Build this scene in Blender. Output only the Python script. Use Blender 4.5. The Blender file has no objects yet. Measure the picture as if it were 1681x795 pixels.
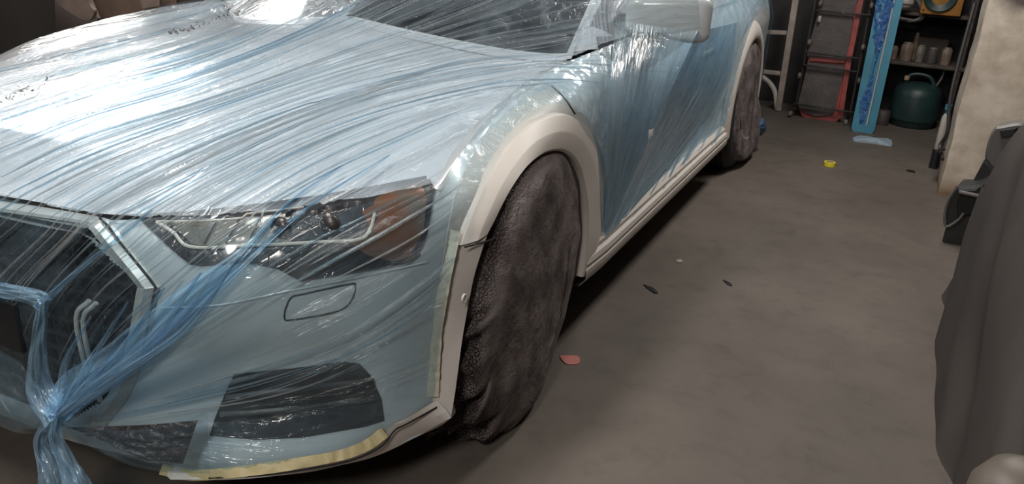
import bpy, bmesh, math, random
import numpy as np
from mathutils import Vector, Matrix
from mathutils.bvhtree import BVHTree
from mathutils.geometry import delaunay_2d_cdt
from mathutils.noise import noise as pnoise
random.seed(7); rng = np.random.RandomState(7)

# ------------------------------------------------------------------ camera, world, lights, exposure
SC = bpy.context.scene; COL = SC.collection
CP = np.array([1.7241, -1.8173, 1.2961]); YAW, PITCH, ROLL, FPX = -.4358, -.3816, .0561, 1310.38
FW = np.array([math.sin(YAW)*math.cos(PITCH), math.cos(YAW)*math.cos(PITCH), math.sin(PITCH)])
_r = np.array([math.cos(YAW), -math.sin(YAW), 0.]); _u = np.cross(_r, FW)
RI = math.cos(ROLL)*_r+math.sin(ROLL)*_u; UP = -math.sin(ROLL)*_r+math.cos(ROLL)*_u
cam = bpy.data.cameras.new('camera'); cam_o = bpy.data.objects.new('camera', cam); COL.objects.link(cam_o)
cam.sensor_width = 36; cam.lens = FPX/1681*36; cam.clip_start = .05
cam_o.matrix_world = Matrix(((RI[0], UP[0], -FW[0], CP[0]), (RI[1], UP[1], -FW[1], CP[1]), (RI[2], UP[2], -FW[2], CP[2]), (0, 0, 0, 1)))
SC.camera = cam_o
SC.view_settings.view_transform = 'Standard'; SC.view_settings.look = 'None'
SC.view_settings.gamma = 1; SC.view_settings.use_curve_mapping = False
SC.view_settings.exposure = 0.0
wd = bpy.data.worlds.new('world'); SC.world = wd; wd.use_nodes = True
wd.node_tree.nodes['Background'].inputs[0].default_value = (.9, .93, 1, 1)
wd.node_tree.nodes['Background'].inputs[1].default_value = .06

def area(name, loc, rot, sx, sy, power, col=(1, .96, .9)):
    l = bpy.data.lights.new(name, 'AREA'); l.shape = 'RECTANGLE'; l.size = sx; l.size_y = sy
    l.energy = power; l.color = col
    o = bpy.data.objects.new(name, l); COL.objects.link(o); o.location = loc; o.rotation_euler = rot
    return o
def aim(loc, tgt):
    return (Vector(tgt)-Vector(loc)).to_track_quat('-Z', 'Y').to_euler()
# (fixture x, y, z, length along y, power)
LAMPS = [(.3, -.9, 2.85, 1.5, 60, .4), (1.7, 2.3, 2.85, 1.5, 62, .4), (-3.6, 1.7, 2.80, 1.6, 140, 1.1), (1.5, -3.2, 2.70, 1.2, 78, .4)]
for i, (x, y, z, L, p, wdt) in enumerate(LAMPS):
    area('tube_light', (x, y, z-.06), (0, 0, 0), wdt, L, p)

# ------------------------------------------------------------------ helpers: projection
def ray(px, py):
    d = FW*FPX+RI*(px-840.5)-UP*(py-397.5); return d/np.linalg.norm(d)
def at(px, py, axis, val):
    d = ray(px, py); t = (val-CP[axis])/d[axis]; return CP+d*t
def proj(P):
    P = np.asarray(P, float); d = P-CP; w = d@FW; w = np.where(np.abs(w) < 1e-6, 1e-6, w)
    return np.stack([840.5+FPX*(d@RI)/w, 397.5-FPX*(d@UP)/w], -1)
def inpoly(P, poly):
    P = np.asarray(P, float).reshape(-1, 2); poly = np.asarray(poly, float); r = np.zeros(len(P), bool)
    x, y = P[:, 0], P[:, 1]; n = len(poly)
    for i in range(n):
        x1, y1 = poly[i]; x2, y2 = poly[(i+1) % n]
        if y1 == y2: continue
        c = ((y1 > y) != (y2 > y)) & (x < (x2-x1)*(y-y1)/(y2-y1)+x1); r ^= c
    return r
def cr(pts, n):
    """Catmull-Rom through pts (k,d) -> about n samples"""
    pts = np.asarray(pts, float); k = len(pts)
    P = np.concatenate([[2*pts[0]-pts[1]], pts, [2*pts[-1]-pts[-2]]])
    t = np.linspace(0, k-1, n); i = np.minimum(t.astype(int), k-2); f = (t-i)[:, None]
    if pts.ndim == 3: f = f[..., None]
    a, b, c, d = P[i], P[i+1], P[i+2], P[i+3]
    return .5*((2*b)+(c-a)*f+(2*a-5*b+4*c-d)*f**2+(3*b-a-3*c+d)*f**3)
def dens(pts, step):
    pts = np.asarray(pts, float); L = np.linalg.norm(pts[1:]-pts[:-1], axis=1).sum()
    return cr(pts, max(2, int(L/step)+1))

# ------------------------------------------------------------------ helpers: materials
def mat(name, col=(.8, .8, .8), rough=.5, metal=0, spec=.5, bump=0, bscale=60, var=0, vscale=6, alpha=1, emis=None, est=0, col2=None, coat=0, trans=0, dist=.01):
    m = bpy.data.materials.new(name); m.use_nodes = True; nt = m.node_tree; N = nt.nodes; L = nt.links
    b = N['Principled BSDF']; b.inputs['Base Color'].default_value = (*col, 1)
    b.inputs['Roughness'].default_value = rough; b.inputs['Metallic'].default_value = metal
    b.inputs['Specular IOR Level'].default_value = spec; b.inputs['Coat Weight'].default_value = coat
    b.inputs['Coat Roughness'].default_value = .08; b.inputs['Transmission Weight'].default_value = trans
    b.inputs['Alpha'].default_value = alpha
    tc = N.new('ShaderNodeTexCoord')
    if var or col2:
        n = N.new('ShaderNodeTexNoise'); n.inputs['Scale'].default_value = vscale; n.inputs['Detail'].default_value = 7
        L.new(tc.outputs['Object'], n.inputs['Vector'])
        r = N.new('ShaderNodeValToRGB'); r.color_ramp.elements[0].position = .35; r.color_ramp.elements[1].position = .68
        c2 = col2 or tuple(min(1, c*(1+var)) for c in col); c1 = col if col2 else tuple(c*(1-var) for c in col)
        r.color_ramp.elements[0].color = (*c1, 1); r.color_ramp.elements[1].color = (*c2, 1)
        L.new(n.outputs['Fac'], r.inputs['Fac']); L.new(r.outputs['Color'], b.inputs['Base Color'])
    if bump:
        n = N.new('ShaderNodeTexNoise'); n.inputs['Scale'].default_value = bscale; n.inputs['Detail'].default_value = 6
        L.new(tc.outputs['Object'], n.inputs['Vector'])
        bp = N.new('ShaderNodeBump'); bp.inputs['Strength'].default_value = bump; bp.inputs['Distance'].default_value = dist
        L.new(n.outputs['Fac'], bp.inputs['Height']); L.new(bp.outputs['Normal'], b.inputs['Normal'])
    if emis: b.inputs['Emission Color'].default_value = (*emis, 1); b.inputs['Emission Strength'].default_value = est
    return m

def film_mat(name, fmin, fmax, tint=(.80, .90, .96), col=(.50, .70, .86), ufreq=1.3, vfreq=95, bump=.6, rough=.22, dist=.004, cfreq=40, edge=.22, gloss=.5, grough=.17):
    """thin blue masking film: transparent sheet mixed with a glossy, slightly milky layer; pleats follow the UV u direction"""
    m = bpy.data.materials.new(name); m.use_nodes = True; nt = m.node_tree; N = nt.nodes; L = nt.links
    b = N['Principled BSDF']; out = N['Material Output']
    b.inputs['Base Color'].default_value = (*col, 1); b.inputs['Roughness'].default_value = rough
    b.inputs['Specular IOR Level'].default_value = .9
    uv = N.new('ShaderNodeUVMap'); uv.uv_map = 'UVMap'
    def noise(su, sv, scale, detail, dist_=0.0):
        mp = N.new('ShaderNodeMapping'); mp.inputs['Scale'].default_value = (su, sv, 1)
        L.new(uv.outputs['UV'], mp.inputs['Vector'])
        n = N.new('ShaderNodeTexNoise'); n.inputs['Scale'].default_value = scale; n.inputs['Detail'].default_value = detail
        n.inputs['Distortion'].default_value = dist_
        L.new(mp.outputs['Vector'], n.inputs['Vector']); return n
    def ramp(src, p0, p1, c0=0, c1=1):
        r = N.new('ShaderNodeMapRange'); r.inputs['From Min'].default_value = p0; r.inputs['From Max'].default_value = p1
        r.inputs['To Min'].default_value = c0; r.inputs['To Max'].default_value = c1; r.clamp = True
        L.new(src, r.inputs['Value']); return r.outputs['Result']
    def mth(op, a, b_):
        n = N.new('ShaderNodeMath'); n.operation = op
        for i, v in enumerate((a, b_)):
            if isinstance(v, (int, float)): n.inputs[i].default_value = v
            else: L.new(v, n.inputs[i])
        return n.outputs[0]
    n1 = noise(ufreq, vfreq, 1, 3)                 # long pleats
    n2 = noise(ufreq*2.5, vfreq*3.0, 1, 2, .3)     # fine creases
    tc = N.new('ShaderNodeTexCoord')
    n3 = N.new('ShaderNodeTexNoise'); n3.inputs['Scale'].default_value = 3.2; n3.inputs['Detail'].default_value = 3
    L.new(tc.outputs['Object'], n3.inputs['Vector'])
    vo = N.new('ShaderNodeTexVoronoi'); vo.feature = 'DISTANCE_TO_EDGE'; vo.inputs['Scale'].default_value = cfreq*.5
    n4 = N.new('ShaderNodeTexNoise'); n4.inputs['Scale'].default_value = cfreq*.35; n4.inputs['Detail'].default_value = 4; n4.inputs['Distortion'].default_value = 1.2
    L.new(tc.outputs['Object'], n4.inputs['Vector'])
    rdg = mth('ABSOLUTE', mth('SUBTRACT', n1.outputs['Fac'], .5), 0)
    ridge = ramp(rdg, 0, .09, 1, 0)                # sharp ridge lines where the noise crosses its mean
    rdg2 = mth('ABSOLUTE', mth('SUBTRACT', n2.outputs['Fac'], .5), 0)
    ridge2 = ramp(rdg2, 0, .05, 1, 0)
    crk = ramp(mth('ABSOLUTE', mth('SUBTRACT', n4.outputs['Fac'], .5), 0), 0, .035, 1, 0)
    patch = ramp(n3.outputs['Fac'], .42, .62)
    f = mth('ADD', mth('MULTIPLY', ridge, .30), mth('MULTIPLY', mth('MULTIPLY', ridge2, patch), .30))
    f = mth('ADD', f, mth('MULTIPLY', patch, .20))
    f = mth('ADD', f, mth('MULTIPLY', ramp(n1.outputs['Fac'], .5, .75), .45))
    fac = ramp(f, 0, 1, fmin, fmax)
    # grazing view sees more plastic
    lw = N.new('ShaderNodeLayerWeight'); lw.inputs['Blend'].default_value = .5
    fac = mth('ADD', fac, mth('MULTIPLY', mth('POWER', lw.outputs['Facing'], 3), edge))
    h = mth('ADD', mth('MULTIPLY', ridge, .6), mth('MULTIPLY', n1.outputs['Fac'], 2.0))
    h = mth('ADD', h, mth('MULTIPLY', ridge2, .25))
    h = mth('ADD', h, mth('MULTIPLY', mth('MULTIPLY', crk, patch), .45))
    bp = N.new('ShaderNodeBump'); bp.inputs['Strength'].default_value = bump; bp.inputs['Distance'].default_value = dist
    L.new(h, bp.inputs['Height']); L.new(bp.outputs['Normal'], b.inputs['Normal'])
    tr = N.new('ShaderNodeBsdfTransparent'); tr.inputs['Color'].default_value = (*tint, 1)
    gl = N.new('ShaderNodeBsdfGlossy'); gl.inputs['Roughness'].default_value = grough; gl.inputs['Color'].default_value = (1, 1, 1, 1)
    L.new(bp.outputs['Normal'], gl.inputs['Normal'])
    mx = N.new('ShaderNodeMixShader'); L.new(fac, mx.inputs[0]); L.new(tr.outputs[0], mx.inputs[1]); L.new(b.outputs[0], mx.inputs[2])
    lw2 = N.new('ShaderNodeLayerWeight'); lw2.inputs['Blend'].default_value = .5; L.new(bp.outputs['Normal'], lw2.inputs['Normal'])
    fr = mth('MULTIPLY_ADD', mth('POWER', lw2.outputs['Facing'], 4), gloss); fr.node.inputs[2].default_value = .05
    mx2 = N.new('ShaderNodeMixShader'); L.new(fr, mx2.inputs[0]); L.new(mx.outputs[0], mx2.inputs[1]); L.new(gl.outputs[0], mx2.inputs[2])
    L.new(mx2.outputs[0], out.inputs['Surface'])
    return m

M = {}
M['paint'] = mat('car_paint', (.53, .56, .575), .28, coat=.6)
M['primer'] = mat('primer', (.56, .52, .485), .45, spec=.35, var=.02)
M['black'] = mat('black_plastic', (.012, .012, .014), .4)
M['gap'] = mat('gap_black', (.008, .008, .008), .8)
M['grille'] = mat('grille_black', (.006, .007, .009), .25)
M['alu'] = mat('brushed_metal', (.50, .49, .47), .35, .25)
M['glass'] = mat('dark_glass', (.02, .024, .03), .08, spec=.8, coat=.5)
M['lamp_dark'] = mat('lamp_housing', (.035, .033, .036), .3, bump=.3, bscale=40)
M['lamp_chrome'] = mat('lamp_reflector', (.20, .18, .155), .3, .4, bump=.3, bscale=25)
M['drl'] = mat('light_guide', (.62, .56, .48), .35)
M['amber'] = mat('amber_reflector', (.25, .085, .03), .25, .2, col2=(.16, .13, .11), vscale=9)
M['rubber'] = mat('tyre_rubber', (.016, .015, .015), .75, bump=.2, bscale=200, dist=.002)
M['liner'] = mat('arch_liner', (.006, .006, .006), .95, spec=.1)
M['tape'] = mat('masking_tape', (.44, .37, .20), .55, bump=.3, bscale=40, var=.10, vscale=4)
M['tape_pale'] = mat('masking_tape_pale', (.50, .47, .38), .55, bump=.3, bscale=40, var=.06, vscale=4)
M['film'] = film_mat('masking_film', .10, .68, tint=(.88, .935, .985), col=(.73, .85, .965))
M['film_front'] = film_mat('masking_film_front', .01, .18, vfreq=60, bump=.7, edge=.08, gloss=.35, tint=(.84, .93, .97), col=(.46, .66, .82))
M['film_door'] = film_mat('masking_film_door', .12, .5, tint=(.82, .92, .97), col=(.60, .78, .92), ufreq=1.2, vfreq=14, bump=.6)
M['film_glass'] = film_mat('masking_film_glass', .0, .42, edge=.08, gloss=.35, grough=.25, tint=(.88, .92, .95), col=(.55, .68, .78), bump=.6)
M['pleat'] = film_mat('gathered_film', .18, .65, tint=(.58, .80, .95), col=(.38, .62, .85), ufreq=2, vfreq=3, bump=.6, rough=.25)

# ------------------------------------------------------------------ helpers: objects
def tag(o, label=None, cat=None, group=None, kind=None):
    if label: o['label'] = label
    if cat: o['category'] = cat
    if group: o['group'] = group
    if kind: o['kind'] = kind
    return o
def meshobj(name, V, F, m, parent=None, uv=None, smooth=True):
    me = bpy.data.meshes.new(name); V = np.asarray(V, float)
    me.from_pydata([tuple(v) for v in V], [], [tuple(int(i) for i in f) for f in F]); me.update()
    if smooth: me.polygons.foreach_set('use_smooth', [True]*len(me.polygons))
    if uv is not None:
        l = me.uv_layers.new(name='UVMap'); idx = np.zeros(len(me.loops), int); me.loops.foreach_get('vertex_index', idx)
        l.data.foreach_set('uv', np.asarray(uv, float)[idx].ravel())
    for mm in (m if isinstance(m, (list, tuple)) else [m]): me.materials.append(mm)
    o = bpy.data.objects.new(name, me); COL.objects.link(o)
    if parent: o.parent = parent; 
    return o
def empty(name, loc, label, cat, group=None, rz=0):
    o = bpy.data.objects.new(name, None); COL.objects.link(o); o.location = loc; o.rotation_euler = (0, 0, rz)
    o.empty_display_size = .1
    return tag(o, label, cat, group)
def fix_parent(child, parent):
    child.parent = parent; child.matrix_parent_inverse = Matrix.LocRotScale(parent.location, parent.rotation_euler, None).inverted()
class MB:
    """collects solids into one mesh (world coordinates)"""
    def __init__(s): s.V = []; s.F = []
    def add(s, V, F):
        n = len(s.V); s.V += [tuple(v) for v in V]; s.F += [tuple(int(i)+n for i in f) for f in F]; return s
    def box(s, c, size, rot=None, bev=0):
        bm = bmesh.new(); bmesh.ops.create_cube(bm, size=1)
        for v in bm.verts: v.co = Vector((v.co.x*size[0], v.co.y*size[1], v.co.z*size[2]))
        if bev: bmesh.ops.bevel(bm, geom=list(bm.edges), offset=bev, segments=2, profile=.5, affect='EDGES')
        mt = Matrix.Translation(c)@(rot.to_4x4() if rot is not None else Matrix.Identity(4))
        bm.verts.ensure_lookup_table()
        s.add([mt@v.co for v in bm.verts], [[v.index for v in f.verts] for f in bm.faces]); bm.free(); return s
    def beam(s, a, b, w, h, up=(0, 0, 1), bev=.003):
        a = Vector(a); b = Vector(b); z = (b-a).normalized(); x = Vector(up).cross(z)
        if x.length < 1e-3: x = Vector((1, 0, 0)).cross(z)
        x.normalize(); y = z.cross(x); R = Matrix((x, y, z)).transposed()
        return s.box((a+b)/2, (w, h, (b-a).length), R, min(bev, w*.3, h*.3))
    def tube(s, pts, r, n=10, closed=False, caps=True):
        pts = np.asarray(pts, float); k = len(pts); rr = np.full(k, r) if np.isscalar(r) else np.asarray(r, float)
        T = np.gradient(pts, axis=0); T /= np.linalg.norm(T, axis=1)[:, None]+1e-9
        u = np.cross(T[0], [0, 0, 1.]); 
        if np.linalg.norm(u) < .1: u = np.cross(T[0], [1., 0, 0])
        V = []
        for i in range(k):
            u = u-T[i]*(u@T[i]); u /= np.linalg.norm(u)+1e-9; w = np.cross(T[i], u)
            for j in range(n):
                a = 2*math.pi*j/n; V.append(pts[i]+rr[i]*(math.cos(a)*u+math.sin(a)*w))
        F = [(i*n+j, i*n+(j+1) % n, (i+1)*n+(j+1) % n, (i+1)*n+j) for i in range(k-1) for j in range(n)]
        if caps: F += [tuple(range(n))[::-1], tuple((k-1)*n+j for j in range(n))]
        return s.add(V, F)
    def lathe(s, prof, c=(0, 0, 0), axis='z', n=40, caps=False):
        V = []; k = len(prof)
        for r, h in prof:
            for j in range(n):
                a = 2*math.pi*j/n; x, y = r*math.cos(a), r*math.sin(a)
                p = (x, y, h) if axis == 'z' else ((h, x, y) if axis == 'x' else (x, h, y))
                V.append((p[0]+c[0], p[1]+c[1], p[2]+c[2]))
        F = [(i*n+j, i*n+(j+1) % n, (i+1)*n+(j+1) % n, (i+1)*n+j) for i in range(k-1) for j in range(n)]
        return s.add(V, F)
    def sph(s, c, r, nu=16, nv=10):
        prof = [(max(1e-4, math.sin(math.pi*i/nv)), -math.cos(math.pi*i/nv)) for i in range(nv+1)]
        rx, ry, rz = (r, r, r) if np.isscalar(r) else r
        t = MB().lathe(prof, n=nu); return s.add([(v[0]*rx+c[0], v[1]*ry+c[1], v[2]*rz+c[2]) for v in t.V], t.F)
    def build(s, name, m, parent=None, smooth=False, angle=None):
        o = meshobj(name, s.V, s.F, m, None, None, True)
        bm = bmesh.new(); bm.from_mesh(o.data); bmesh.ops.recalc_face_normals(bm, faces=bm.faces)
        lim = math.radians(35)
        for e in bm.edges:
            if len(e.link_faces) == 2 and e.calc_face_angle(0) > lim: e.smooth = False
        bm.to_mesh(o.data); bm.free()
        if parent: fix_parent(o, parent)
        return o
def grid_faces(nu, nv, off=0):
    return [(off+i*nv+j, off+(i+1)*nv+j, off+(i+1)*nv+j+1, off+i*nv+j+1) for i in range(nu-1) for j in range(nv-1)]
def vnormals(V, F):
    N = np.zeros_like(V); F = np.asarray(F)
    a, b, c, d = V[F[:, 0]], V[F[:, 1]], V[F[:, 2]], V[F[:, 3]]; n = np.cross(c-a, d-b)
    for k in range(4): np.add.at(N, F[:, k], n)
    return N/(np.linalg.norm(N, axis=1)[:, None]+1e-12)

# ------------------------------------------------------------------ the room
def struct(name, mb, m):
    return tag(mb.build(name, m), kind='structure')
M['floor'] = mat('concrete', (.17, .145, .125), .62, spec=.3, bump=.12, bscale=35, dist=.003)
def floor_nodes(m):
    nt = m.node_tree; N = nt.nodes; L = nt.links; b = N['Principled BSDF']; tc = N.new('ShaderNodeTexCoord')
    n1 = N.new('ShaderNodeTexNoise'); n1.inputs['Scale'].default_value = 1.3; n1.inputs['Detail'].default_value = 9; n1.inputs['Roughness'].default_value = .6
    n2 = N.new('ShaderNodeTexNoise'); n2.inputs['Scale'].default_value = 9; n2.inputs['Detail'].default_value = 8; n2.inputs['Roughness'].default_value = .7
    for n in (n1, n2): L.new(tc.outputs['Object'], n.inputs['Vector'])
    a = N.new('ShaderNodeValToRGB'); a.color_ramp.elements[0].position = .3; a.color_ramp.elements[1].position = .7
    a.color_ramp.elements[0].color = (.082, .068, .058, 1); a.color_ramp.elements[1].color = (.135, .115, .099, 1)
    L.new(n1.outputs['Fac'], a.inputs['Fac'])
    c = N.new('ShaderNodeValToRGB'); c.color_ramp.elements[0].position = .30; c.color_ramp.elements[1].position = .5
    c.color_ramp.elements[0].color = (.62, .6, .6, 1); c.color_ramp.elements[1].color = (1, 1, 1, 1)
    L.new(n2.outputs['Fac'], c.inputs['Fac'])
    mx = N.new('ShaderNodeMix'); mx.data_type = 'RGBA'; mx.blend_type = 'MULTIPLY'; mx.inputs[0].default_value = .6
    L.new(a.outputs['Color'], mx.inputs[6]); L.new(c.outputs['Color'], mx.inputs[7]); L.new(mx.outputs[2], b.inputs['Base Color'])
floor_nodes(M['floor'])
struct('floor', MB().box((-.5, .75, -.05), (9.4, 10.3, .1)), M['floor'])
M['wall_dark'] = mat('sooty_wall', (.030, .026, .025), .85, var=.25, vscale=3)
M['wall_brown'] = mat('brown_wall', (.085, .058, .045), .8, var=.15, vscale=2)
M['ceil'] = mat('grey_ceiling', (.22, .21, .20), .9)
struct('wall_back', MB().box((-.5, 5.75, 1.5), (9.4, .1, 3.2)), M['wall_dark'])
struct('wall_left', MB().box((-5.05, .75, 1.5), (.1, 10.3, 3.2)), M['wall_brown'])
struct('wall_front', MB().box((-.5, -4.35, 1.5), (9.4, .1, 3.2)), M['wall_brown'])
struct('wall_right', MB().box((4.15, .75, 1.5), (.1, 10.3, 3.2)), M['wall_brown'])
struct('ceiling', MB().box((-.5, .75, 3.15), (9.4, 10.3, .1)), M['ceil'])
# cream masonry pier on the right
def cream():
    m = mat('cream_plaster', (.60, .52, .44), .8, bump=.35, bscale=9, dist=.01); nt = m.node_tree; N = nt.nodes; L = nt.links
    b = N['Principled BSDF']; tc = N.new('ShaderNodeTexCoord')
    n1 = N.new('ShaderNodeTexNoise'); n1.inputs['Scale'].default_value = 5; n1.inputs['Detail'].default_value = 9; n1.inputs['Roughness'].default_value = .65
    L.new(tc.outputs['Object'], n1.inputs['Vector'])
    a = N.new('ShaderNodeValToRGB'); a.color_ramp.elements[0].position = .36; a.color_ramp.elements[1].position = .6
    a.color_ramp.elements[0].color = (.40, .33, .26, 1); a.color_ramp.elements[1].color = (.62, .54, .46, 1); L.new(n1.outputs['Fac'], a.inputs['Fac'])
    sp = N.new('ShaderNodeSeparateXYZ'); L.new(tc.outputs['Object'], sp.inputs[0])
    ad = N.new('ShaderNodeMath'); ad.operation = 'MULTIPLY_ADD'; L.new(n1.outputs['Fac'], ad.inputs[0]); ad.inputs[1].default_value = -.28; L.new(sp.outputs['Z'], ad.inputs[2])
    mr = N.new('ShaderNodeMapRange'); mr.inputs['From Min'].default_value = -.14; mr.inputs['From Max'].default_value = -.03; L.new(ad.outputs[0], mr.inputs['Value'])
    mx = N.new('ShaderNodeMix'); mx.data_type = 'RGBA'; L.new(mr.outputs['Result'], mx.inputs[0]); mx.inputs[6].default_value = (.20, .115, .06, 1)
    L.new(a.outputs['Color'], mx.inputs[7])
    # soot smudge near the top
    n2 = N.new('ShaderNodeTexNoise'); n2.inputs['Scale'].default_value = 4; n2.inputs['Detail'].default_value = 5; L.new(tc.outputs['Object'], n2.inputs['Vector'])
    gd = N.new('ShaderNodeVectorMath'); gd.operation = 'DISTANCE'; gd.inputs[1].default_value = (2.20, 3.1, 1.15)
    L.new(tc.outputs['Object'], gd.inputs[0])
    s2 = N.new('ShaderNodeMath'); s2.operation = 'MULTIPLY_ADD'; L.new(n2.outputs['Fac'], s2.inputs[0]); s2.inputs[1].default_value = .25; L.new(gd.outputs['Value'], s2.inputs[2])
    m2 = N.new('ShaderNodeMapRange'); m2.inputs['From Min'].default_value = .20; m2.inputs['From Max'].default_value = .30; L.new(s2.outputs[0], m2.inputs['Value'])
    mx2 = N.new('ShaderNodeMix'); mx2.data_type = 'RGBA'; L.new(m2.outputs['Result'], mx2.inputs[0]); mx2.inputs[6].default_value = (.10, .075, .065, 1)
    L.new(mx.outputs[2], mx2.inputs[7]); L.new(mx2.outputs[2], b.inputs['Base Color'])
    return m
M['cream'] = cream()
mb = MB(); y0 = 3.10
V = []; Fq = []; nx, nz = 24, 50
for j in range(nz+1):
    z = 3.1*j/nz; e = 2.055+.010*pnoise(Vector((0, 1, z*3)))+.006*pnoise(Vector((5, 1, z*14)))
    for i in range(nx+1):
        V.append((e+(4.1-e)*(i/nx)**1.5, y0+.006*pnoise(Vector((i*.7, 9, z*3))), z))
Fq = [(j*(nx+1)+i, j*(nx+1)+i+1, (j+1)*(nx+1)+i+1, (j+1)*(nx+1)+i) for j in range(nz) for i in range(nx)]
n0 = len(V)
for j in range(nz+1): V.append((V[j*(nx+1)][0]-.004, 3.45, 3.1*j/nz))
Fq += [(j*(nx+1), (j+1)*(nx+1), n0+j+1, n0+j) for j in range(nz)]
n1_ = len(V); V += [(4.1, 3.45, 0), (4.1, 3.45, 3.1)]
Fq += [(n0+j+1, n0+j, n1_, n1_+1) for j in (0,)]
struct('wall_pier', mb.add(V, Fq), M['cream'])

# ------------------------------------------------------------------ car body surfaces
CON = [(0, -.935), (.25, -.92), (.45, -.88), (.60, -.825), (.72, -.755), (.80, -.68), (.86, -.59), (.90, -.50), (.925, -.40), (.935, -.25),
       (.94, 0), (.937, .3), (.93, .6), (.925, 1.2), (.925, 2.0), (.93, 2.6), (.935, 2.925), (.93, 3.2), (.91, 3.6), (.84, 3.86), (.65, 4.0), (0, 4.06)]
RF = [(.17, -.03), (.25, 0), (.35, 0), (.45, 0), (.55, 0), (.63, -.01), (.685, -.025), (.713, -.05)]
RO = [(.19, .012), (.24, .012), (.33, -.02), (.43, -.02), (.53, 0), (.61, 0), (.68, -.02), (.733, -.06)]
RC = [(.19, .010), (.25, .008), (.34, 0), (.43, 0), (.52, .005), (.60, 0), (.69, -.02), (.748, -.055)]
R1 = [(.24, 0), (.33, 0), (.43, 0), (.53, 0), (.61, 0), (.68, -.005), (.735, -.025), (.785, -.09)]
R2 = [(.25, 0), (.38, 0), (.50, 0), (.60, 0), (.68, 0), (.76, 0), (.82, -.03), (.855, -.11)]
R3 = [(.20, -.03), (.32, 0), (.46, 0), (.58, 0), (.69, 0), (.78, 0), (.85, -.03), (.895, -.11)]
R4 = [(.20, -.03), (.29, -.008), (.42, -.018), (.55, -.012), (.68, 0), (.78, -.002), (.87, -.03), (.925, -.08)]
R5 = [(.20, -.03), (.29, -.008), (.42, -.025), (.55, -.015), (.68, 0), (.78, 0), (.88, -.028), (.955, -.065)]
R6 = [(.20, -.03), (.32, 0), (.46, 0), (.60, 0), (.72, 0), (.82, 0), (.91, -.03), (.985, -.09)]
ROWS = [RF, RF, RF, RO, RO, RO, RC, RC, RC, R1, R2, R3, R4, R5, R5, R6, R6, R6, R6, R6, R6, R6]
con = np.array(CON); tg = np.gradient(con, axis=0); tg[0] = (1, 0); tg[-1] = (-1, 0); tg /= np.linalg.norm(tg, axis=1)[:, None]
nrm = np.stack([tg[:, 1], -tg[:, 0]], 1)      # outward
netB = np.array([[(*(con[i]+nrm[i]*d), z) for z, d in ROWS[i]] for i in range(len(CON))])
netB[0, :, 0] = 0; netB[-1, :, 0] = 0
netA = np.array([
 [netB[0, 7], netB[1, 7], netB[2, 7], netB[4, 7], netB[6, 7], netB[8, 7]],
 [(0, -.76, .772), (.2, -.75, .772), (.38, -.715, .772), (.58, -.60, .770), (.72, -.42, .776), (.84, -.27, .783)],
 [(0, -.5, .822), (.2, -.5, .820), (.39, -.47, .812), (.57, -.38, .804), (.72, -.22, .812), (.833, -.10, .831)],
 [(0, -.15, .878), (.2, -.15, .874), (.42, -.12, .862), (.58, -.05, .853), (.72, .05, .856), (.828, .15, .877)],
 [(0, .2, .915), (.2, .21, .906), (.44, .23, .888), (.60, .27, .880), (.735, .33, .883), (.83, .36, .898)],
 [(0, .46, .945), (.2, .47, .920), (.44, .52, .890), (.60, .58, .876), (.735, .66, .880), (.842, .72, .928)]])
skirt = np.array([netB[8, 7], netA[1, 5], netA[2, 5], netA[3, 5], netA[4, 5], netA[5, 5]])+[(.02, -.01, -.05), (.055, -.01, -.07), (.05, -.01, -.06), (.05, 0, -.06), (.05, 0, -.06), (.04, 0, -.05)]
netA = np.concatenate([netA, skirt[:, None]], 1)
netG = np.array([   # greenhouse: windscreen / roof / rear glass rows, columns centre -> rail
 [(0, .46, .945), (.25, .48, .915), (.50, .545, .886), (.66, .62, .876), (.74, .68, .885)],
 [(0, .85, 1.17), (.25, .87, 1.165), (.48, .93, 1.14), (.62, 1.0, 1.11), (.69, 1.04, 1.08)],
 [(0, 1.25, 1.37), (.25, 1.27, 1.36), (.44, 1.32, 1.345), (.56, 1.38, 1.32), (.62, 1.42, 1.29)],
 [(0, 1.8, 1.44), (.25, 1.8, 1.435), (.42, 1.8, 1.42), (.54, 1.8, 1.40), (.61, 1.8, 1.36)],
 [(0, 2.6, 1.44), (.25, 2.6, 1.435), (.42, 2.6, 1.42), (.53, 2.6, 1.40), (.60, 2.6, 1.36)],
 [(0, 3.4, 1.38), (.25, 3.4, 1.375), (.42, 3.4, 1.36), (.52, 3.4, 1.34), (.58, 3.4, 1.30)],
 [(0, 3.9, 1.10), (.25, 3.9, 1.09), (.45, 3.87, 1.07), (.60, 3.80, 1.05), (.68, 3.75, 1.02)],
 [(0, 4.05, .985), (.25, 4.04, .985), (.5, 4.0, .985), (.70, 3.93, .985), (.80, 3.84, .985)]])
netS = np.array([   # side glass: belt row -> rail row
 [(.845, .70, .925), (.80, .70, .92), (.74, .70, .905)],
 [(.855, 1.05, .948), (.78, 1.04, 1.02), (.69, 1.04, 1.08)],
 [(.86, 1.45, .955), (.75, 1.43, 1.14), (.62, 1.42, 1.29)],
 [(.86, 1.8, .958), (.745, 1.8, 1.18), (.61, 1.8, 1.36)],
 [(.86, 2.6, .965), (.74, 2.6, 1.19), (.60, 2.6, 1.36)],
 [(.85, 3.2, .98), (.73, 3.35, 1.17), (.58, 3.4, 1.30)],
 [(.83, 3.55, .985), (.76, 3.7, 1.0), (.68, 3.75, 1.02)],
 [(.80, 3.80, .985), (.80, 3.82, .985), (.80, 3.84, .985)]])
CRS = np.array([at(p[0], p[1], 2, z) for p, z in (((165, 358), .722), ((230, 318), .765), ((300, 277), .80), ((370, 238), .828), ((440, 203), .848), ((560, 160), .868), ((680, 125), .885))])
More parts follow.
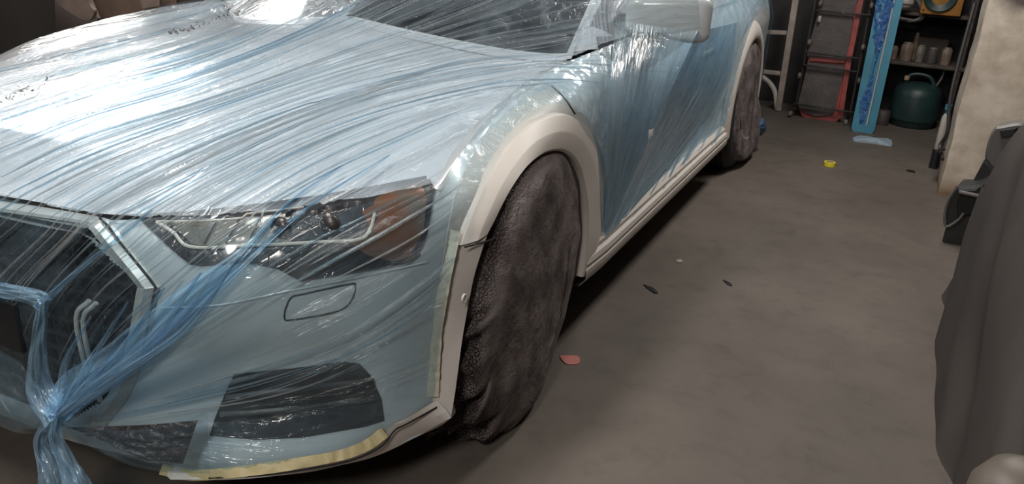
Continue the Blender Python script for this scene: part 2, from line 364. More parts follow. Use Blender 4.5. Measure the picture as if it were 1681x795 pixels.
def crease(V):
    """raised centre of the hood, ending in a sharp edge on each side"""
    xc = np.interp(V[..., 1], CRS[:, 1], CRS[:, 0], left=CRS[0, 0], right=CRS[-1, 0]); t = np.clip((xc-np.abs(V[..., 0]))/.05+.5, 0, 1)
    f = np.clip((V[..., 1]+.84)/.12, 0, 1)*np.clip((.45-V[..., 1])/.4, 0, 1); V = V.copy(); V[..., 2] += .016*f*t*t*(3-2*t); return V
def surf(net, nu, nv):
    a = cr(net, nu); a = np.swapaxes(cr(np.swapaxes(a, 0, 1), nv), 0, 1); return crease(a) if net.shape[0] == netA.shape[0] and net.shape[1] in (6, 7) else a
def mirror_mesh(V, F, skip=None):
    V2 = V.copy(); V2[:, 0] *= -1; n = len(V); F2 = [tuple(reversed([i+n for i in f])) for f in F]
    return np.concatenate([V, V2]), list(F)+F2
NB = (500, 110)
gB = surf(netB, *NB); VB = gB.reshape(-1, 3); FB = grid_faces(*NB)
NA = (150, 120); gA = surf(netA, *NA); VA = gA.reshape(-1, 3); FA = [tuple(reversed(f)) for f in grid_faces(*NA)]
NG = (160, 60); gG = surf(netG, *NG); VG = gG.reshape(-1, 3); FG = [tuple(reversed(f)) for f in grid_faces(*NG)]
NS = (160, 24); gS = surf(netS, *NS); VS = gS.reshape(-1, 3); FS = grid_faces(*NS)
def orient(V, F, ref):
    """make normals point away from ref"""
    F = np.asarray(F); c = V[F].mean(1); n = np.cross(V[F[:, 2]]-V[F[:, 0]], V[F[:, 3]]-V[F[:, 1]])
    if ((n*(c-ref)).sum(1) > 0).mean() < .5: F = F[:, ::-1]
    return F
REF = np.array([0, 1.5, .4])
FB = orient(VB, FB, REF); FA = orient(VA, FA, REF); FG = orient(VG, FG, REF); FS = orient(VS, FS, REF)
def bvh(parts):
    Vs = []; Fs = []; n = 0
    for V, F in parts: Vs.append(V); Fs.append(np.asarray(F)+n); n += len(V)
    return BVHTree.FromPolygons([tuple(v) for v in np.concatenate(Vs)], [tuple(int(i) for i in f) for f in np.concatenate(Fs)])
def mir_(V, F): return V*[-1, 1, 1], np.asarray(F)[:, ::-1]
BODY = bvh([(VB, FB), (VA, FA), (VG, FG), (VS, FS), mir_(VA, FA), mir_(VG, FG), mir_(VB, FB)])
BODYAB = bvh([(VB, FB), (VA, FA)])
def hit(px, py, off=0., tree=None):
    """point of the car body seen at this pixel, lifted off the surface along its normal"""
    tree = tree or BODY; d = Vector(ray(px, py)); p, n, i, t = tree.ray_cast(Vector(CP), d)
    if p is None: return None
    if n.dot(d) > 0: n = -n
    return np.array(p)+np.array(n)*off
def hitn(px, py, off=0., tree=None):
    for k in range(40):
        for a in range(8):
            p = hit(px+k*2*math.cos(a*.785), py+k*2*math.sin(a*.785), off, tree)
            if p is not None: return p
    return None

GRILLE_IN = [(-60, 338), (0, 347), (60, 356), (118, 366), (150, 374), (226, 460), (228, 480), (212, 580), (190, 640), (150, 680), (-60, 690)]
GRILLE_OUT = [(-60, 322), (0, 331), (80, 344), (160, 358), (180, 368), (256, 460), (258, 478), (238, 575), (215, 645), (170, 705), (-60, 712)]
HEAD = [(226, 357), (330, 352), (450, 338), (580, 318), (690, 298), (706, 296), (712, 312), (706, 350), (700, 385), (688, 420), (672, 432), (560, 448), (490, 459), (455, 440), (425, 433), (400, 432), (330, 437), (312, 434), (285, 412), (250, 380)]
# body shell: no faces in the wheel openings or behind the grille
F = FB; c = VB[F].mean(1)
keep = np.ones(len(F), bool)
for wy in (0., 2.925):
    keep &= ~((np.hypot(c[:, 1]-wy, c[:, 2]-.365) < .425) & (c[:, 0] > .6))
g_in = np.array([(0, .69), (.36, .69), (.385, .68), (.49, .61), (.49, .58), (.43, .36), (.30, .27), (0, .26)])
keepg = keep & ~((c[:, 1] < -.7) & inpoly(c[:, [0, 2]], g_in))
VBm, FBm = mirror_mesh(VB, [tuple(f) for f in F[keepg]])
car = empty('car', (0, 1.5, 0), 'pale grey estate car wrapped in blue masking film with bare wheel arches', 'car')
def cpart(name, V, F, m, parent=None, uv=None):
    o = meshobj(name, V, F, m, None, uv); fix_parent(o, car)
    if parent: o.parent = parent; o.matrix_parent_inverse = Matrix.Identity(4)
    return o
def cbuild(mb, name, m, parent=None):
    o = mb.build(name, m); fix_parent(o, car)
    if parent: o.parent = parent; o.matrix_parent_inverse = Matrix.Identity(4)
    return o
bodyo = cpart('body_shell', VBm, FBm, M['paint'])
V_, F_ = mirror_mesh(VA, [tuple(f) for f in FA]); cpart('hood', V_, F_, M['paint'])
# greenhouse: windscreen + roof
uG = np.arange(len(FG))//(NG[1]-1)/NG[0]*7; vG = (np.arange(len(FG)) % (NG[1]-1))/NG[1]*4
glassG = ((uG > .05) & (uG < 2.0) & (vG < 3.66)) | ((uG > 5.1) & (uG < 6.6) & (vG < 3.2))
V_, F_ = mirror_mesh(VG, [tuple(f) for f in FG[~glassG]]); cpart('roof', V_, F_, M['paint'])
V_, F_ = mirror_mesh(VG, [tuple(f) for f in FG[glassG & (uG < 3)]]); cpart('windscreen', V_, F_, M['glass'])
V_, F_ = mirror_mesh(VG, [tuple(f) for f in FG[glassG & (uG > 3)]]); cpart('rear_window', V_, F_, M['glass'])
uS = np.arange(len(FS))//(NS[1]-1)/NS[0]*7; vS = (np.arange(len(FS)) % (NS[1]-1))/NS[1]*2
glassS = (uS > .42) & (uS < 5.6) & (vS > .12) & (vS < 1.75) & (np.abs(uS-3.3) > .1)
V_, F_ = mirror_mesh(VS, [tuple(f) for f in FS[~glassS]]); cpart('pillar_trim', V_, F_, M['paint'])
V_, F_ = mirror_mesh(VS, [tuple(f) for f in FS[glassS]]); cpart('side_window', V_, F_, M['glass'])

# ------------------------------------------------------------------ pieces that lie on the body surface
def patch(poly, off=.003, step=7, thick=.004, tree=None, smooth_poly=False):
    poly = np.asarray(poly, float); B = []
    for i in range(len(poly)):
        a, b = poly[i], poly[(i+1) % len(poly)]; n = max(1, int(np.linalg.norm(b-a)/step)); B += [a+(b-a)*k/n for k in range(n)]
    B = np.array(B); x0, y0_ = B.min(0); x1, y1 = B.max(0)
    gx, gy = np.meshgrid(np.arange(x0+step/2, x1, step), np.arange(y0_+step/2, y1, step)); G = np.stack([gx.ravel(), gy.ravel()], 1)
    G = G[inpoly(G, poly)]
    G = G[[np.min(np.hypot(*(B-g).T)) > step*.4 for g in G]] if len(G) else G
    P = [Vector(p) for p in B]+[Vector(p) for p in G]
    vs, es, fs, *_ = delaunay_2d_cdt(P, [], [list(range(len(B)))], 1, 1e-4)
    V = np.array([hitn(v.x, v.y, off, tree) for v in vs]); nb = len(vs)
    fs = [list(f) for f in fs]
    if thick:     # skirt down towards the body
        from collections import Counter
        ec = Counter(); dr = {}
        for f in fs:
            for i in range(len(f)):
                e = (f[i], f[(i+1) % len(f)]); k = tuple(sorted(e)); ec[k] += 1; dr[k] = e
        be = [dr[k] for k, n in ec.items() if n == 1]
        low = {}; V = list(V)
        for e in be:
            for i in e:
                if i not in low: low[i] = len(V); V.append(hitn(vs[i].x, vs[i].y, off-thick, tree))
        fs += [[e[1], e[0], low[e[0]], low[e[1]]] for e in be]; V = np.array(V)
    return V, fs
def ppatch(name, poly, m, parent=None, **k):
    V, F = patch(poly, **k)
    mb = MB(); mb.add(V, F); return cbuild(mb, name, m, parent)
def strip(px, w, off=.003, step=6, tree=None, flat=False):
    """thin strip following pixels over the body; w in metres"""
    P = dens(px, step); C = np.array([hitn(p[0], p[1], off, tree) for p in P]); T = np.gradient(C, axis=0); T /= np.linalg.norm(T, axis=1)[:, None]+1e-9
    view = CP-C; view /= np.linalg.norm(view, axis=1)[:, None]; S = np.cross(T, view); S /= np.linalg.norm(S, axis=1)[:, None]
    w = np.full(len(C), w) if np.isscalar(w) else np.interp(np.linspace(0, 1, len(C)), np.linspace(0, 1, len(w)), w)
    V = np.concatenate([C-S*w[:, None]/2, C+view*.0015, C+S*w[:, None]/2]); n = len(C)
    F = [(i, i+1, n+i+1, n+i) for i in range(n-1)]+[(n+i, n+i+1, 2*n+i+1, 2*n+i) for i in range(n-1)]
    return V, F
def pstrip(name, px, w, m, parent=None, **k):
    V, F = strip(px, w, **k); return cpart(name, V, F, m, parent)

ppatch('primer_patch', [(905, 143), (870, 160), (830, 190), (795, 228), (765, 275), (745, 325), (733, 385), (720, 470), (712, 560), (706, 660), (712, 660), (724, 560), (742, 470), (765, 400), (780, 340), (820, 270), (860, 225), (900, 205), (945, 215), (968, 245), (982, 245), (965, 205), (940, 170)], M['primer'], off=.0015, thick=.001, step=9)
# headlight
head = ppatch('headlight', HEAD, M['lamp_dark'], off=.003)
tag(head, 'dark headlight with amber outer reflector under the film')
ppatch('reflector', [(278, 366), (420, 360), (500, 352), (575, 345), (640, 340), (610, 385), (560, 395), (470, 403), (330, 404), (318, 402)], M['lamp_chrome'], head, off=.006)
ppatch('reflector', [(470, 352), (600, 335), (612, 345), (600, 372), (560, 392), (478, 398), (468, 380)], M['lamp_dark'], head, off=.010)
ppatch('amber_reflector', [(592, 350), (640, 318), (690, 305), (696, 330), (690, 380), (668, 420), (640, 428), (600, 418), (572, 400), (610, 385)], M['amber'], head, off=.011)
pstrip('light_guide', [(262, 368), (290, 386), (318, 407), (400, 406), (520, 400), (585, 394), (604, 378), (612, 352)], .006, M['drl'], head, off=.014)
pstrip('light_guide', [(262, 368), (350, 366), (440, 357), (500, 350)], .004, M['drl'], head, off=.014)
mbp = MB()
for cx, cy, r in ((462, 378, .024), (538, 372, .028)):
    p = hitn(cx, cy, .008); cbuild(MB().sph(p, (r, r*.6, r), 20, 12), 'projector_lens', M['lamp_dark'], head)
for k, (x0, y0_) in enumerate([(360, 362), (395, 360), (430, 357)]):
    pstrip('divider', [(x0, y0_), (x0-22, 402)], .003, M['lamp_dark'], head, off=.010)
ppatch('lower_air_slot', [(424, 434), (455, 440), (492, 460), (520, 455), (672, 430), (640, 428), (600, 412), (560, 404), (440, 410)], M['gap'], head, off=.009)
# hood shut line and other gaps
pstrip('hood_gap', [(-60, 320), (0, 328), (90, 343), (165, 357), (225, 358), (330, 352), (450, 338), (580, 318), (700, 295)], .011, M['gap'], off=.004)
pstrip('panel_gap', [(165, 358), (200, 395), (258, 465), (258, 482), (238, 577)], .005, M['gap'], off=.012)
pstrip('panel_gap', [(905, 142), (925, 162), (943, 188)], .004, M['gap'], off=.003)
pstrip('panel_gap', [(935, 62), (934, 72), (928, 80)], .004, M['gap'], off=.003)
def rrect(pts): return pts
tow = [(468, 508), (478, 488), (500, 482), (574, 466), (582, 469), (579, 488), (566, 504), (540, 514), (476, 525), (467, 521), (468, 508)]
pstrip('tow_cover_outline', tow, .003, M['gap'], off=.002)
pstrip('bumper_crease', [(262, 505), (360, 500), (470, 478), (600, 452), (700, 430)], .004, M['paint'], off=.003)
# lower air intake
fog = ppatch('lower_air_intake', [(352, 690), (372, 640), (385, 614), (440, 609), (520, 600), (560, 594), (590, 597), (610, 618), (625, 655), (630, 690), (600, 700), (500, 718), (420, 722), (345, 715)], M['gap'], off=.003)
pstrip('intake_slat', [(372, 650), (500, 635), (612, 622)], .012, M['black'], fog, off=.008)
pstrip('intake_slat', [(362, 680), (500, 668), (622, 652)], .012, M['black'], fog, off=.008)
# grille: deep dark box, mesh bars, metal frame
gi = np.array([(0, .70), (.37, .70), (.40, .69), (.515, .61), (.515, .585), (.45, .34), (.33, .25), (0, .24)])
mbg = MB(); ring = np.concatenate([gi, [(-x, z) for x, z in gi[::-1]]])
def con_y(x): return np.interp(abs(x), con[:6, 0], con[:6, 1])
Vr = [(x, con_y(x)+.01, z) for x, z in ring]+[(x*.97, con_y(x)+.12, (z-.47)*.97+.47) for x, z in ring]; n = len(ring)
mbg.add(Vr, [(i, (i+1) % n, n+(i+1) % n, n+i) for i in range(n)]+[tuple(range(n, 2*n))])
gr = cbuild(mbg, 'grille', M['grille'])
mbs = MB()
for k in range(11):
    z = .275+k*.038; xm = np.interp(z, [.26, .34, .585, .61, .69], [.31, .42, .49, .49, .38])
    xs = np.linspace(-xm, xm, 17)
    mbs.tube([(x, con_y(x)+.055, z) for x in xs], .006, 6)
for k in range(-11, 12):
    x = k*.042; zt = np.interp(abs(x), [.38, .50], [.69, .60]); zb = np.interp(abs(x), [.31, .42, .5], [.26, .34, .58])
    mbs.tube([(x, con_y(x)+.06, zb), (x, con_y(x)+.06, zt)], .004, 6)
cbuild(mbs, 'grille_mesh', M['black'], gr)
fr_px_o = [(-60, 322), (0, 332), (80, 345), (160, 358), (182, 372), (256, 462), (258, 480), (238, 575), (215, 645), (170, 705)]
fr_px_i = [(-60, 340), (0, 350), (80, 362), (140, 372), (158, 385), (226, 463), (228, 480), (208, 580), (186, 638), (150, 680)]
po = dens(fr_px_o, 6); n = len(po); pi_ = cr(np.array(fr_px_i, float), n); po = cr(np.array(fr_px_o, float), n)
O = np.array([hitn(p[0], p[1], .004, BODYAB) for p in po]); I = np.array([hitn(p[0], p[1], .010, BODYAB) for p in pi_])
mid = (O+I)/2; mid[:, 1] -= .008; O2 = O.copy(); O2[:, 1] += .03; I2 = I.copy(); I2[:, 1] += .05
rows = [O2, O, mid, I, I2]; Vf = np.concatenate(rows); Ff = [(r*n+i, r*n+i+1, (r+1)*n+i+1, (r+1)*n+i) for r in range(4) for i in range(n-1)]
Vf2, Ff2 = mirror_mesh(Vf, Ff)
cbuild(MB().add(Vf2, Ff2), 'grille_frame', M['alu'], gr)
# ring emblem bars and plate bracket in the grille
mbv = MB()
for x0, zt, zb in ((.135, .665, .50), (.385, .56, .33)):
    for dx in (0, .02):
        mbv = MB().tube(cr([(x0+dx, con_y(x0)-.004, zt), (x0+dx-.03, con_y(x0)-.018, zt-.05), (x0+dx-.025, con_y(x0)-.012, zb)], 12), .005, 8); cbuild(mbv, 'grille_strut', M['alu'], gr)
mbq = MB().box((-.02, -.945, .475), (.50, .02, .115), None, .008); cbuild(mbq, 'number_plate_bracket', M['black'], gr)

# ------------------------------------------------------------------ bare cladding: wheel arch flares, bumper lip, sill
def loft(name, rails, m, n=80, sub=None, parent=None, solid=.004):
    R = [cr(np.array(r, float), n) for r in rails]; k = len(R); Vv = np.concatenate(R)
    Fv = [(r*n+i, r*n+i+1, (r+1)*n+i+1, (r+1)*n+i) for r in range(k-1) for i in range(n-1)]
    return cbuild(MB().add(Vv, Fv), name, m, parent)
def plane_x(pxs, x): return [at(p[0], p[1], 0, x) for p in pxs]
f_out = [(748, 402), (762, 360), (790, 300), (822, 249), (858, 210), (892, 191), (920, 187), (944, 196), (962, 214), (976, 245), (985, 290), (986, 340), (982, 390), (972, 425), (960, 455)]
f_in = [(800, 385), (812, 362), (832, 322), (852, 290), (870, 268), (890, 252), (908, 245), (926, 246), (942, 257), (955, 280), (963, 312), (967, 350), (966, 390), (962, 425), (956, 455)]
oo = np.array([hitn(p[0], p[1], .003, BODYAB) for p in f_out])
ii = np.array(plane_x(f_in, .962)); e1 = oo*.97+ii*.03; e1[:, 0] += .009; e1b = oo*.93+ii*.07; e1b[:, 0] += .010; mid1 = oo*.52+ii*.48; mid1[:, 0] += .013; mid1b = oo*.48+ii*.52; mid1b[:, 0] += .013
mid2 = oo*.04+ii*.96; mid2[:, 0] += .001
cen = np.array([0, 0, .37])
def inward(P, dx, dr, wy=0.):
    Q_ = P.copy(); c_ = np.array([0, wy, .37]); v = (c_-P); v[:, 0] = 0; v /= np.linalg.norm(v, axis=1)[:, None]; Q_ += v*dr; Q_[:, 0] -= dx; return Q_
loft('wheel_arch_cladding', [inward(oo, .01, -.004), oo, e1, e1b, mid1, mid1b, mid2, ii, inward(ii, .004, .006), inward(ii, .05, .004), inward(ii, .10, -.02)], M['primer'], n=120)
# rear arch: circle about the rear axle with the same section, front foot flows into the sill
r_out = [(1190, 198), (1198, 165), (1208, 130), (1218, 92), (1229, 58), (1238, 36), (1247, 26), (1256, 36)]
r_in = [(1198, 196), (1207, 160), (1216, 125), (1225, 95), (1233, 74), (1240, 62), (1247, 57), (1253, 72)]
def arch3(pts, x): return [at(p[0], p[1], 0, x) for p in pts]
ang = np.radians(np.linspace(195, -15, 60))
Ro = np.array([(.945-.02, 2.925+.485*math.cos(a), .37+.485*math.sin(a)) for a in ang])
Ri = np.array([(.962, 2.925+.392*math.cos(a), .37+.392*math.sin(a)) for a in ang])
Ro_b = np.array([(.945, 2.925+.465*math.cos(a), .37+.465*math.sin(a)) for a in ang])
Rm = Ro_b*.5+Ri*.5; Rm[:, 0] = .962
for sx in (1,):
    loft('wheel_arch_cladding', [Ro, Ro_b, Rm, Ri, inward(Ri, .004, .006, 2.925), inward(Ri, .05, .004, 2.925), inward(Ri, .10, -.02, 2.925)], M['primer'], n=100)
# bumper side cladding in front of the front wheel, running into the lower lip
b_out = [(748, 402), (740, 430), (730, 475), (722, 530), (716, 590), (712, 640), (709, 672), (708, 699)]
b_in = [(800, 385), (790, 415), (778, 455), (769, 500), (760, 550), (753, 600), (747, 645), (740, 686)]
oo = np.array([hitn(p[0], p[1], .004, BODYAB) for p in b_out]); ii = np.array(plane_x(b_in, .960))
m1 = oo*.5+ii*.5; m1[:, 0] += .006
i2 = ii.copy(); i2[:, 0] -= .05; i2[:, 1] += .004
o2 = oo.copy(); o2[:, 0] -= .008; o2[:, 1] -= .002
bc = loft('bumper_cladding', [o2, oo, m1, ii, i2], M['primer'], n=60)
pstrip('panel_gap', [(745, 404), (770, 397), (801, 384)], .004, M['gap'], off=.030)
P = at(762, 490, 0, .966); cbuild(MB().lathe([(.0105, -.002), (.0105, .002), (.009, .003), (.0075, .0015), (.001, .0015)], P, 'x', 24), 'parking_sensor', M['primer'], bc)
# lower lip: sections given by 3 pixel rails dropped on the body / the sill height
l_top = [(712, 655), (690, 669), (660, 688), (640, 697), (622, 715), (590, 735), (540, 752), (480, 764), (420, 772), (345, 779), (280, 780)]
l_mid = [(712, 690), (690, 700), (660, 713), (630, 726), (600, 742), (560, 756), (510, 768), (450, 776), (400, 780), (345, 783), (280, 784)]
l_bot = [(741, 686), (722, 696), (690, 714), (650, 735), (606, 753), (560, 764), (510, 775), (450, 782), (400, 786), (345, 788), (280, 788)]
T_ = np.array([hitn(p[0], p[1], .010, BODYAB) for p in l_top])
lipz = [.235, .215, .19, .185, .185, .185, .185, .185, .185, .185, .185]
B_ = np.array([at(p[0], p[1], 2, z) for p, z in zip(l_bot, lipz)])
Md = T_*.45+B_*.55; nn = np.array([(.3, -.7, 0)]*len(Md)); nn[:3] = (.6, -.1, 0); Md += nn*.010
Bu = B_.copy(); Bu[:, 0] *= .93; Bu[:, 1] += .05; Bu[:, 2] += .0
loft('bumper_lip', [T_+(0, .01, 0), T_, Md, B_, Bu], M['primer'], n=90)
pstrip('lip_groove', [(708, 664), (660, 690), (641, 700), (620, 725), (580, 744), (520, 757), (440, 768), (350, 775)], .004, M['gap'], off=.020, tree=BODYAB)
# sill cladding: long extrusion with two steps, tape line above
sy = np.linspace(.40, 2.52, 30)
prof = [(.905, .345), (.935, .340), (.948, .325), (.945, .306), (.957, .300), (.960, .283), (.953, .268), (.958, .262), (.958, .235), (.940, .205), (.90, .195)]
Vs_ = np.array([(x, y, z+.012*max(0, 1-(y-.40)/.2)) for x, z in prof for y in sy]); n = len(sy)
Fs_ = [(r*n+i, r*n+i+1, (r+1)*n+i+1, (r+1)*n+i) for r in range(len(prof)-1) for i in range(n-1)]
for sx in (1, -1): cbuild(MB().add(Vs_*[sx, 1, 1], Fs_), 'sill_cladding', M['primer'])
# under-body and far-side arches (solid dark floor pan so no light leaks through)
cbuild(MB().box((0, 1.55, .30), (1.66, 4.3, .16), None, .03), 'underbody', M['liner'])
# wheel wells
for wy in (0, 2.925):
    for sx in (1, -1):
        A = np.radians(np.linspace(-12, 192, 40)); V_ = []
        for x, r in ((.935, .408), (.80, .415), (.60, .415), (.60, .05)):
            V_ += [(sx*x, wy+r*math.cos(a), .37+r*math.sin(a)) for a in A]
        n = 40; cbuild(MB().add(V_, [(r*n+i, r*n+i+1, (r+1)*n+i+1, (r+1)*n+i) for r in range(3) for i in range(n-1)]), 'wheel_arch_liner', M['liner'])
pl = MB().beam(at(790, 428, 0, .93), at(770, 515, 0, .91), .035, .012); cbuild(pl, 'arch_liner_bracket', M['primer'])
# wheels
def wheel(wy, sx, steer=0):
    cx = sx*.835; h = .118; prof = []
    tp = [(.235, h-.006), (.25, h), (.29, h+.008), (.325, h+.006), (.348, h-.008), (.358, h-.03)]
    for gx in (.075, .045, .012): tp += [(.362, gx+.008), (.362, gx+.004), (.353, gx+.003), (.353, gx-.003), (.362, gx-.004)]
    prof = tp+[(r, -x) for r, x in reversed(tp)]
    mb_ = MB().lathe(prof, (0, 0, 0), 'x', 72)
    rim = MB().lathe([(.236, h-.006), (.222, h-.02), (.215, 0), (.222, -h+.01), (.236, -h+.006)], (0, 0, 0), 'x', 48)
    for k in range(10):
        a = k*math.pi/5; rim.beam((h-.05, .05*math.cos(a), .05*math.sin(a)), (h-.02, .225*math.cos(a), .225*math.sin(a)), .03, .03, up=(1, 0, 0))
    rim.lathe([(.001, h-.03), (.06, h-.03), (.065, h-.06), (.065, -.02)], (0, 0, 0), 'x', 24)
    w = cbuild(mb_, 'wheel', M['rubber']); w2 = rim.build('rim', M['alu']); w2.parent = w
    mt = Matrix.Translation((cx, wy, .3625))@Matrix.Rotation(steer, 4, 'Z')
    w.matrix_parent_inverse = Matrix.Translation(-Vector(car.location)); w.location = mt.translation; w.rotation_euler = (0, 0, steer)
    if sx < 0: w2.rotation_euler = (0, 0, math.pi)
    return w
for wy in (0, 2.925):
    for sx in (1, -1): wheel(wy, sx, math.radians(6) if wy == 0 else 0)
# door mirror
mir = MB(); c = np.array([.965, .99, 1.018])
bm = bmesh.new(); bmesh.ops.create_cube(bm, size=1); bmesh.ops.bevel(bm, geom=list(bm.edges), offset=.22, segments=4, profile=.6, affect='EDGES')
rotm = Matrix.Rotation(math.radians(14), 3, 'Z')
for v in bm.verts:
    co = Vector((v.co.x*.29, v.co.y*.14, v.co.z*.155*(1-.2*(v.co.x < 0)))); v.co = rotm@co+Vector(c)
bm.verts.ensure_lookup_table(); mir.add([v.co[:] for v in bm.verts], [[v.index for v in f.verts] for f in bm.faces]); bm.free()
mo = cbuild(mir, 'door_mirror', M['paint'])
cbuild(MB().beam((.84, .90, .935), (.95, .95, .955), .09, .035), 'mirror_foot', M['black'], mo)
cbuild(MB().box((.965, 1.055, 1.005), (.21, .01, .12), rotm, .003), 'mirror_glass', M['glass'], mo)
M['dark_reflection'] = mat('mirror_reflection', (.035, .04, .048), .45, bump=.5, bscale=60)
# dark patch painted on the door for the reflection below the mirror
ppatch('reflection_patch', [(978, 62), (1140, 55), (1100, 88), (1062, 113), (1045, 116), (1020, 105), (985, 90)], M['dark_reflection'], off=.004, tree=BODY)
cbuild(MB().box((.945, 1.80, .80), (.02, .20, .03), None, .008), 'door_handle', M['paint'])

# ------------------------------------------------------------------ the masking film over the car
# guide lines of the pleats (pixel path, psi); psi grows across the pleats
GUIDES = [
 ([(-80, 120), (60, 95), (170, 72), (250, 55), (340, 25), (420, -30)], 0),
 ([(-80, 190), (60, 150), (180, 118), (300, 85), (420, 40), (520, -20)], 60),
 ([(-80, 260), (60, 212), (180, 172), (300, 135), (430, 85), (560, 20), (640, -30)], 120),
 ([(-80, 330), (40, 275), (150, 225), (300, 180), (450, 125), (600, 62), (740, 0), (800, -30)], 185),
 ([(-80, 420), (0, 350), (120, 285), (280, 225), (450, 165), (600, 115), (750, 75), (900, 40), (1000, 20)], 245),
 ([(-40, 500), (40, 420), (160, 330), (300, 262), (450, 200), (600, 150), (760, 112), (930, 92), (1150, 40)], 300),
 ([(30, 640), (70, 510), (150, 410), (260, 335), (400, 262), (540, 200), (680, 160), (840, 128), (960, 118), (1100, 130)], 360),
 ([(70, 665), (160, 500), (260, 415), (380, 335), (500, 265), (620, 212), (760, 172), (880, 150)], 430),
 ([(90, 680), (220, 545), (330, 450), (440, 375), (560, 300), (660, 250), (760, 205), (840, 180)], 510),
 ([(95, 684), (250, 560), (370, 480), (480, 410), (590, 350), (680, 300), (760, 250)], 590),
 ([(100, 688), (280, 590), (420, 520), (540, 460), (650, 400), (740, 340)], 670),
 ([(105, 692), (300, 630), (450, 580), (580, 520), (680, 450), (740, 400)], 750),
 ([(110, 696), (300, 670), (450, 640), (580, 600), (700, 540)], 820),
 ([(110, 700), (250, 700), (400, 700), (560, 680), (700, 640)], 890)]
DG = [([(975, 400), (985, 330), (960, 240), (940, 150), (930, 60)], 0), ([(978, 395), (1010, 320), (1030, 220), (1040, 120), (1030, 40)], 60),
 ([(980, 392), (1040, 290), (1090, 190), (1130, 90), (1150, 20)], 120), ([(990, 395), (1060, 330), (1110, 240), (1150, 150), (1190, 40)], 190),
 ([(1010, 380), (1080, 320), (1140, 240), (1180, 140), (1215, 30)], 260), ([(1040, 350), (1110, 300), (1170, 230), (1205, 130), (1235, 30)], 320)]
def build_guides(G): return [(dens(g, 12), p) for g, p in G]
GH, GD = build_guides(GUIDES), build_guides(DG)
def psi_map(P2, G):
    """psi and arc position from the two closest neighbouring guide lines"""
    D = []; A = []
    for pts, _ in G:
        d = np.full(len(P2), 1e9); a = np.zeros(len(P2)); arc = np.concatenate([[0], np.cumsum(np.linalg.norm(pts[1:]-pts[:-1], axis=1))])
        for i in range(len(pts)-1):
            s = pts[i+1]-pts[i]; L2 = s@s; t = np.clip(((P2-pts[i])@s)/L2, 0, 1); dd = np.linalg.norm(P2-pts[i]-t[:, None]*s, axis=1)
            m = dd < d; d[m] = dd[m]; a[m] = (arc[i]+t*math.sqrt(L2))[m]
        D.append(d); A.append(a-arc[-1])
    D = np.array(D); A = np.array(A); ps = np.array([p for _, p in G], float); W = 1/(D**3+30)
    # weight only guides near the closest one so psi stays monotone
    k = np.argmin(D, 0); idx = np.arange(len(G))[:, None]; W = W*(np.abs(idx-k[None]) <= 1)
    W /= W.sum(0); return (W*ps[:, None]).sum(0), (W*A).sum(0)
def film_uv(V, kind='hood'):
    P2 = proj(V); P2 = np.clip(P2, -400, 2000)
    G = GH if kind == 'hood' else GD; p, a = psi_map(P2, G)
    return np.stack([a/300, p/300], 1)
def fold_disp(V, uv, amp):
    """low pleats along the guide lines"""
    h = np.array([pnoise(Vector((u*1.2, v*24, 0)))+.5*pnoise(Vector((u*2.5, v*55, 3))) for u, v in uv])
    return h*amp
def crumple(V, sc, amp):
    h = np.array([pnoise(Vector(v*sc))+.55*abs(pnoise(Vector(v*sc*2.3)))+.3*pnoise(Vector(v*sc*5)) for v in V]); return h*amp
film = empty('masking_film', (0, 0, 0), 'translucent blue plastic masking film draped over the pale car', 'plastic sheet')
def fpart(name, V, F, m, uv, parent=film):
    o = meshobj(name, V, F, m, parent, uv); return o
# covered region of the wrap surface (pixels): up to the tape beside the bare cladding
COV = [(-900, -500), (1262, -500), (1256, 20), (1246, 14), (1236, 24), (1224, 50), (1212, 88), (1200, 140), (1190, 190), (1170, 215), (1120, 262), (1070, 306), (1020, 352), (982, 392),
       (984, 340), (984, 290), (975, 245), (961, 212), (944, 190), (920, 178), (892, 182), (858, 200), (822, 238), (788, 290), (758, 350), (742, 380), (734, 420), (722, 475), (714, 530), (708, 590), (704, 655),
       (680, 668), (640, 690), (625, 708), (590, 728), (540, 745), (480, 757), (420, 765), (340, 775), (270, 776), (200, 752), (120, 715), (60, 700), (-100, 640), (-900, 640)]
nb = (900, 200); fb = surf(netB, *nb).reshape(-1, 3); ff = orient(fb, grid_faces(*nb), REF); nrmB = vnormals(fb, ff)
m_ = (np.arange(len(fb)) % nb[1]); 
sel = fb[:, 1] < 4.2
P2 = proj(fb); inside = inpoly(P2, COV) & (((fb-CP)*nrmB).sum(1) < 0)
hidden = ((fb-CP)*nrmB).sum(1) >= 0
inside |= hidden & (fb[:, 2] > .33)
fa = ff[inside[ff].all(1)]
isd = (fb[:, 1] > .2)
uv = np.zeros((len(fb), 2)); uh = film_uv(fb[~isd]); uv[~isd] = uh; uv[isd] = film_uv(fb[isd], 'door')+7
base_off = .010+.012*np.clip((fb[:, 2]-.2)*4, 0, 1)
near = (~hidden) & inside
d = np.zeros(len(fb)); d[near] = fold_disp(fb[near], uv[near], .0045)
cr_amp = np.where(isd, .006, .004); d[near] += crumple(fb[near], 11, 1.0)*cr_amp[near]
edge = np.clip(np.minimum(1, np.abs(m_-0)/8), 0, 1)
fbd = fb+nrmB*(np.maximum(.003, base_off+d))[:, None]
used = np.unique(fa); remap = -np.ones(len(fb), int); remap[used] = np.arange(len(used))
def sub(V, F, uvs, sel_faces):
    f = F[sel_faces]; u = np.unique(f); r = -np.ones(len(V), int); r[u] = np.arange(len(u)); return V[u], r[f], uvs[u]
dn = isd[fa].any(1)
v1, f1, u1 = sub(fbd, fa, uv, ~dn); fpart('front_sheet', v1, f1, M['film_front'], u1)
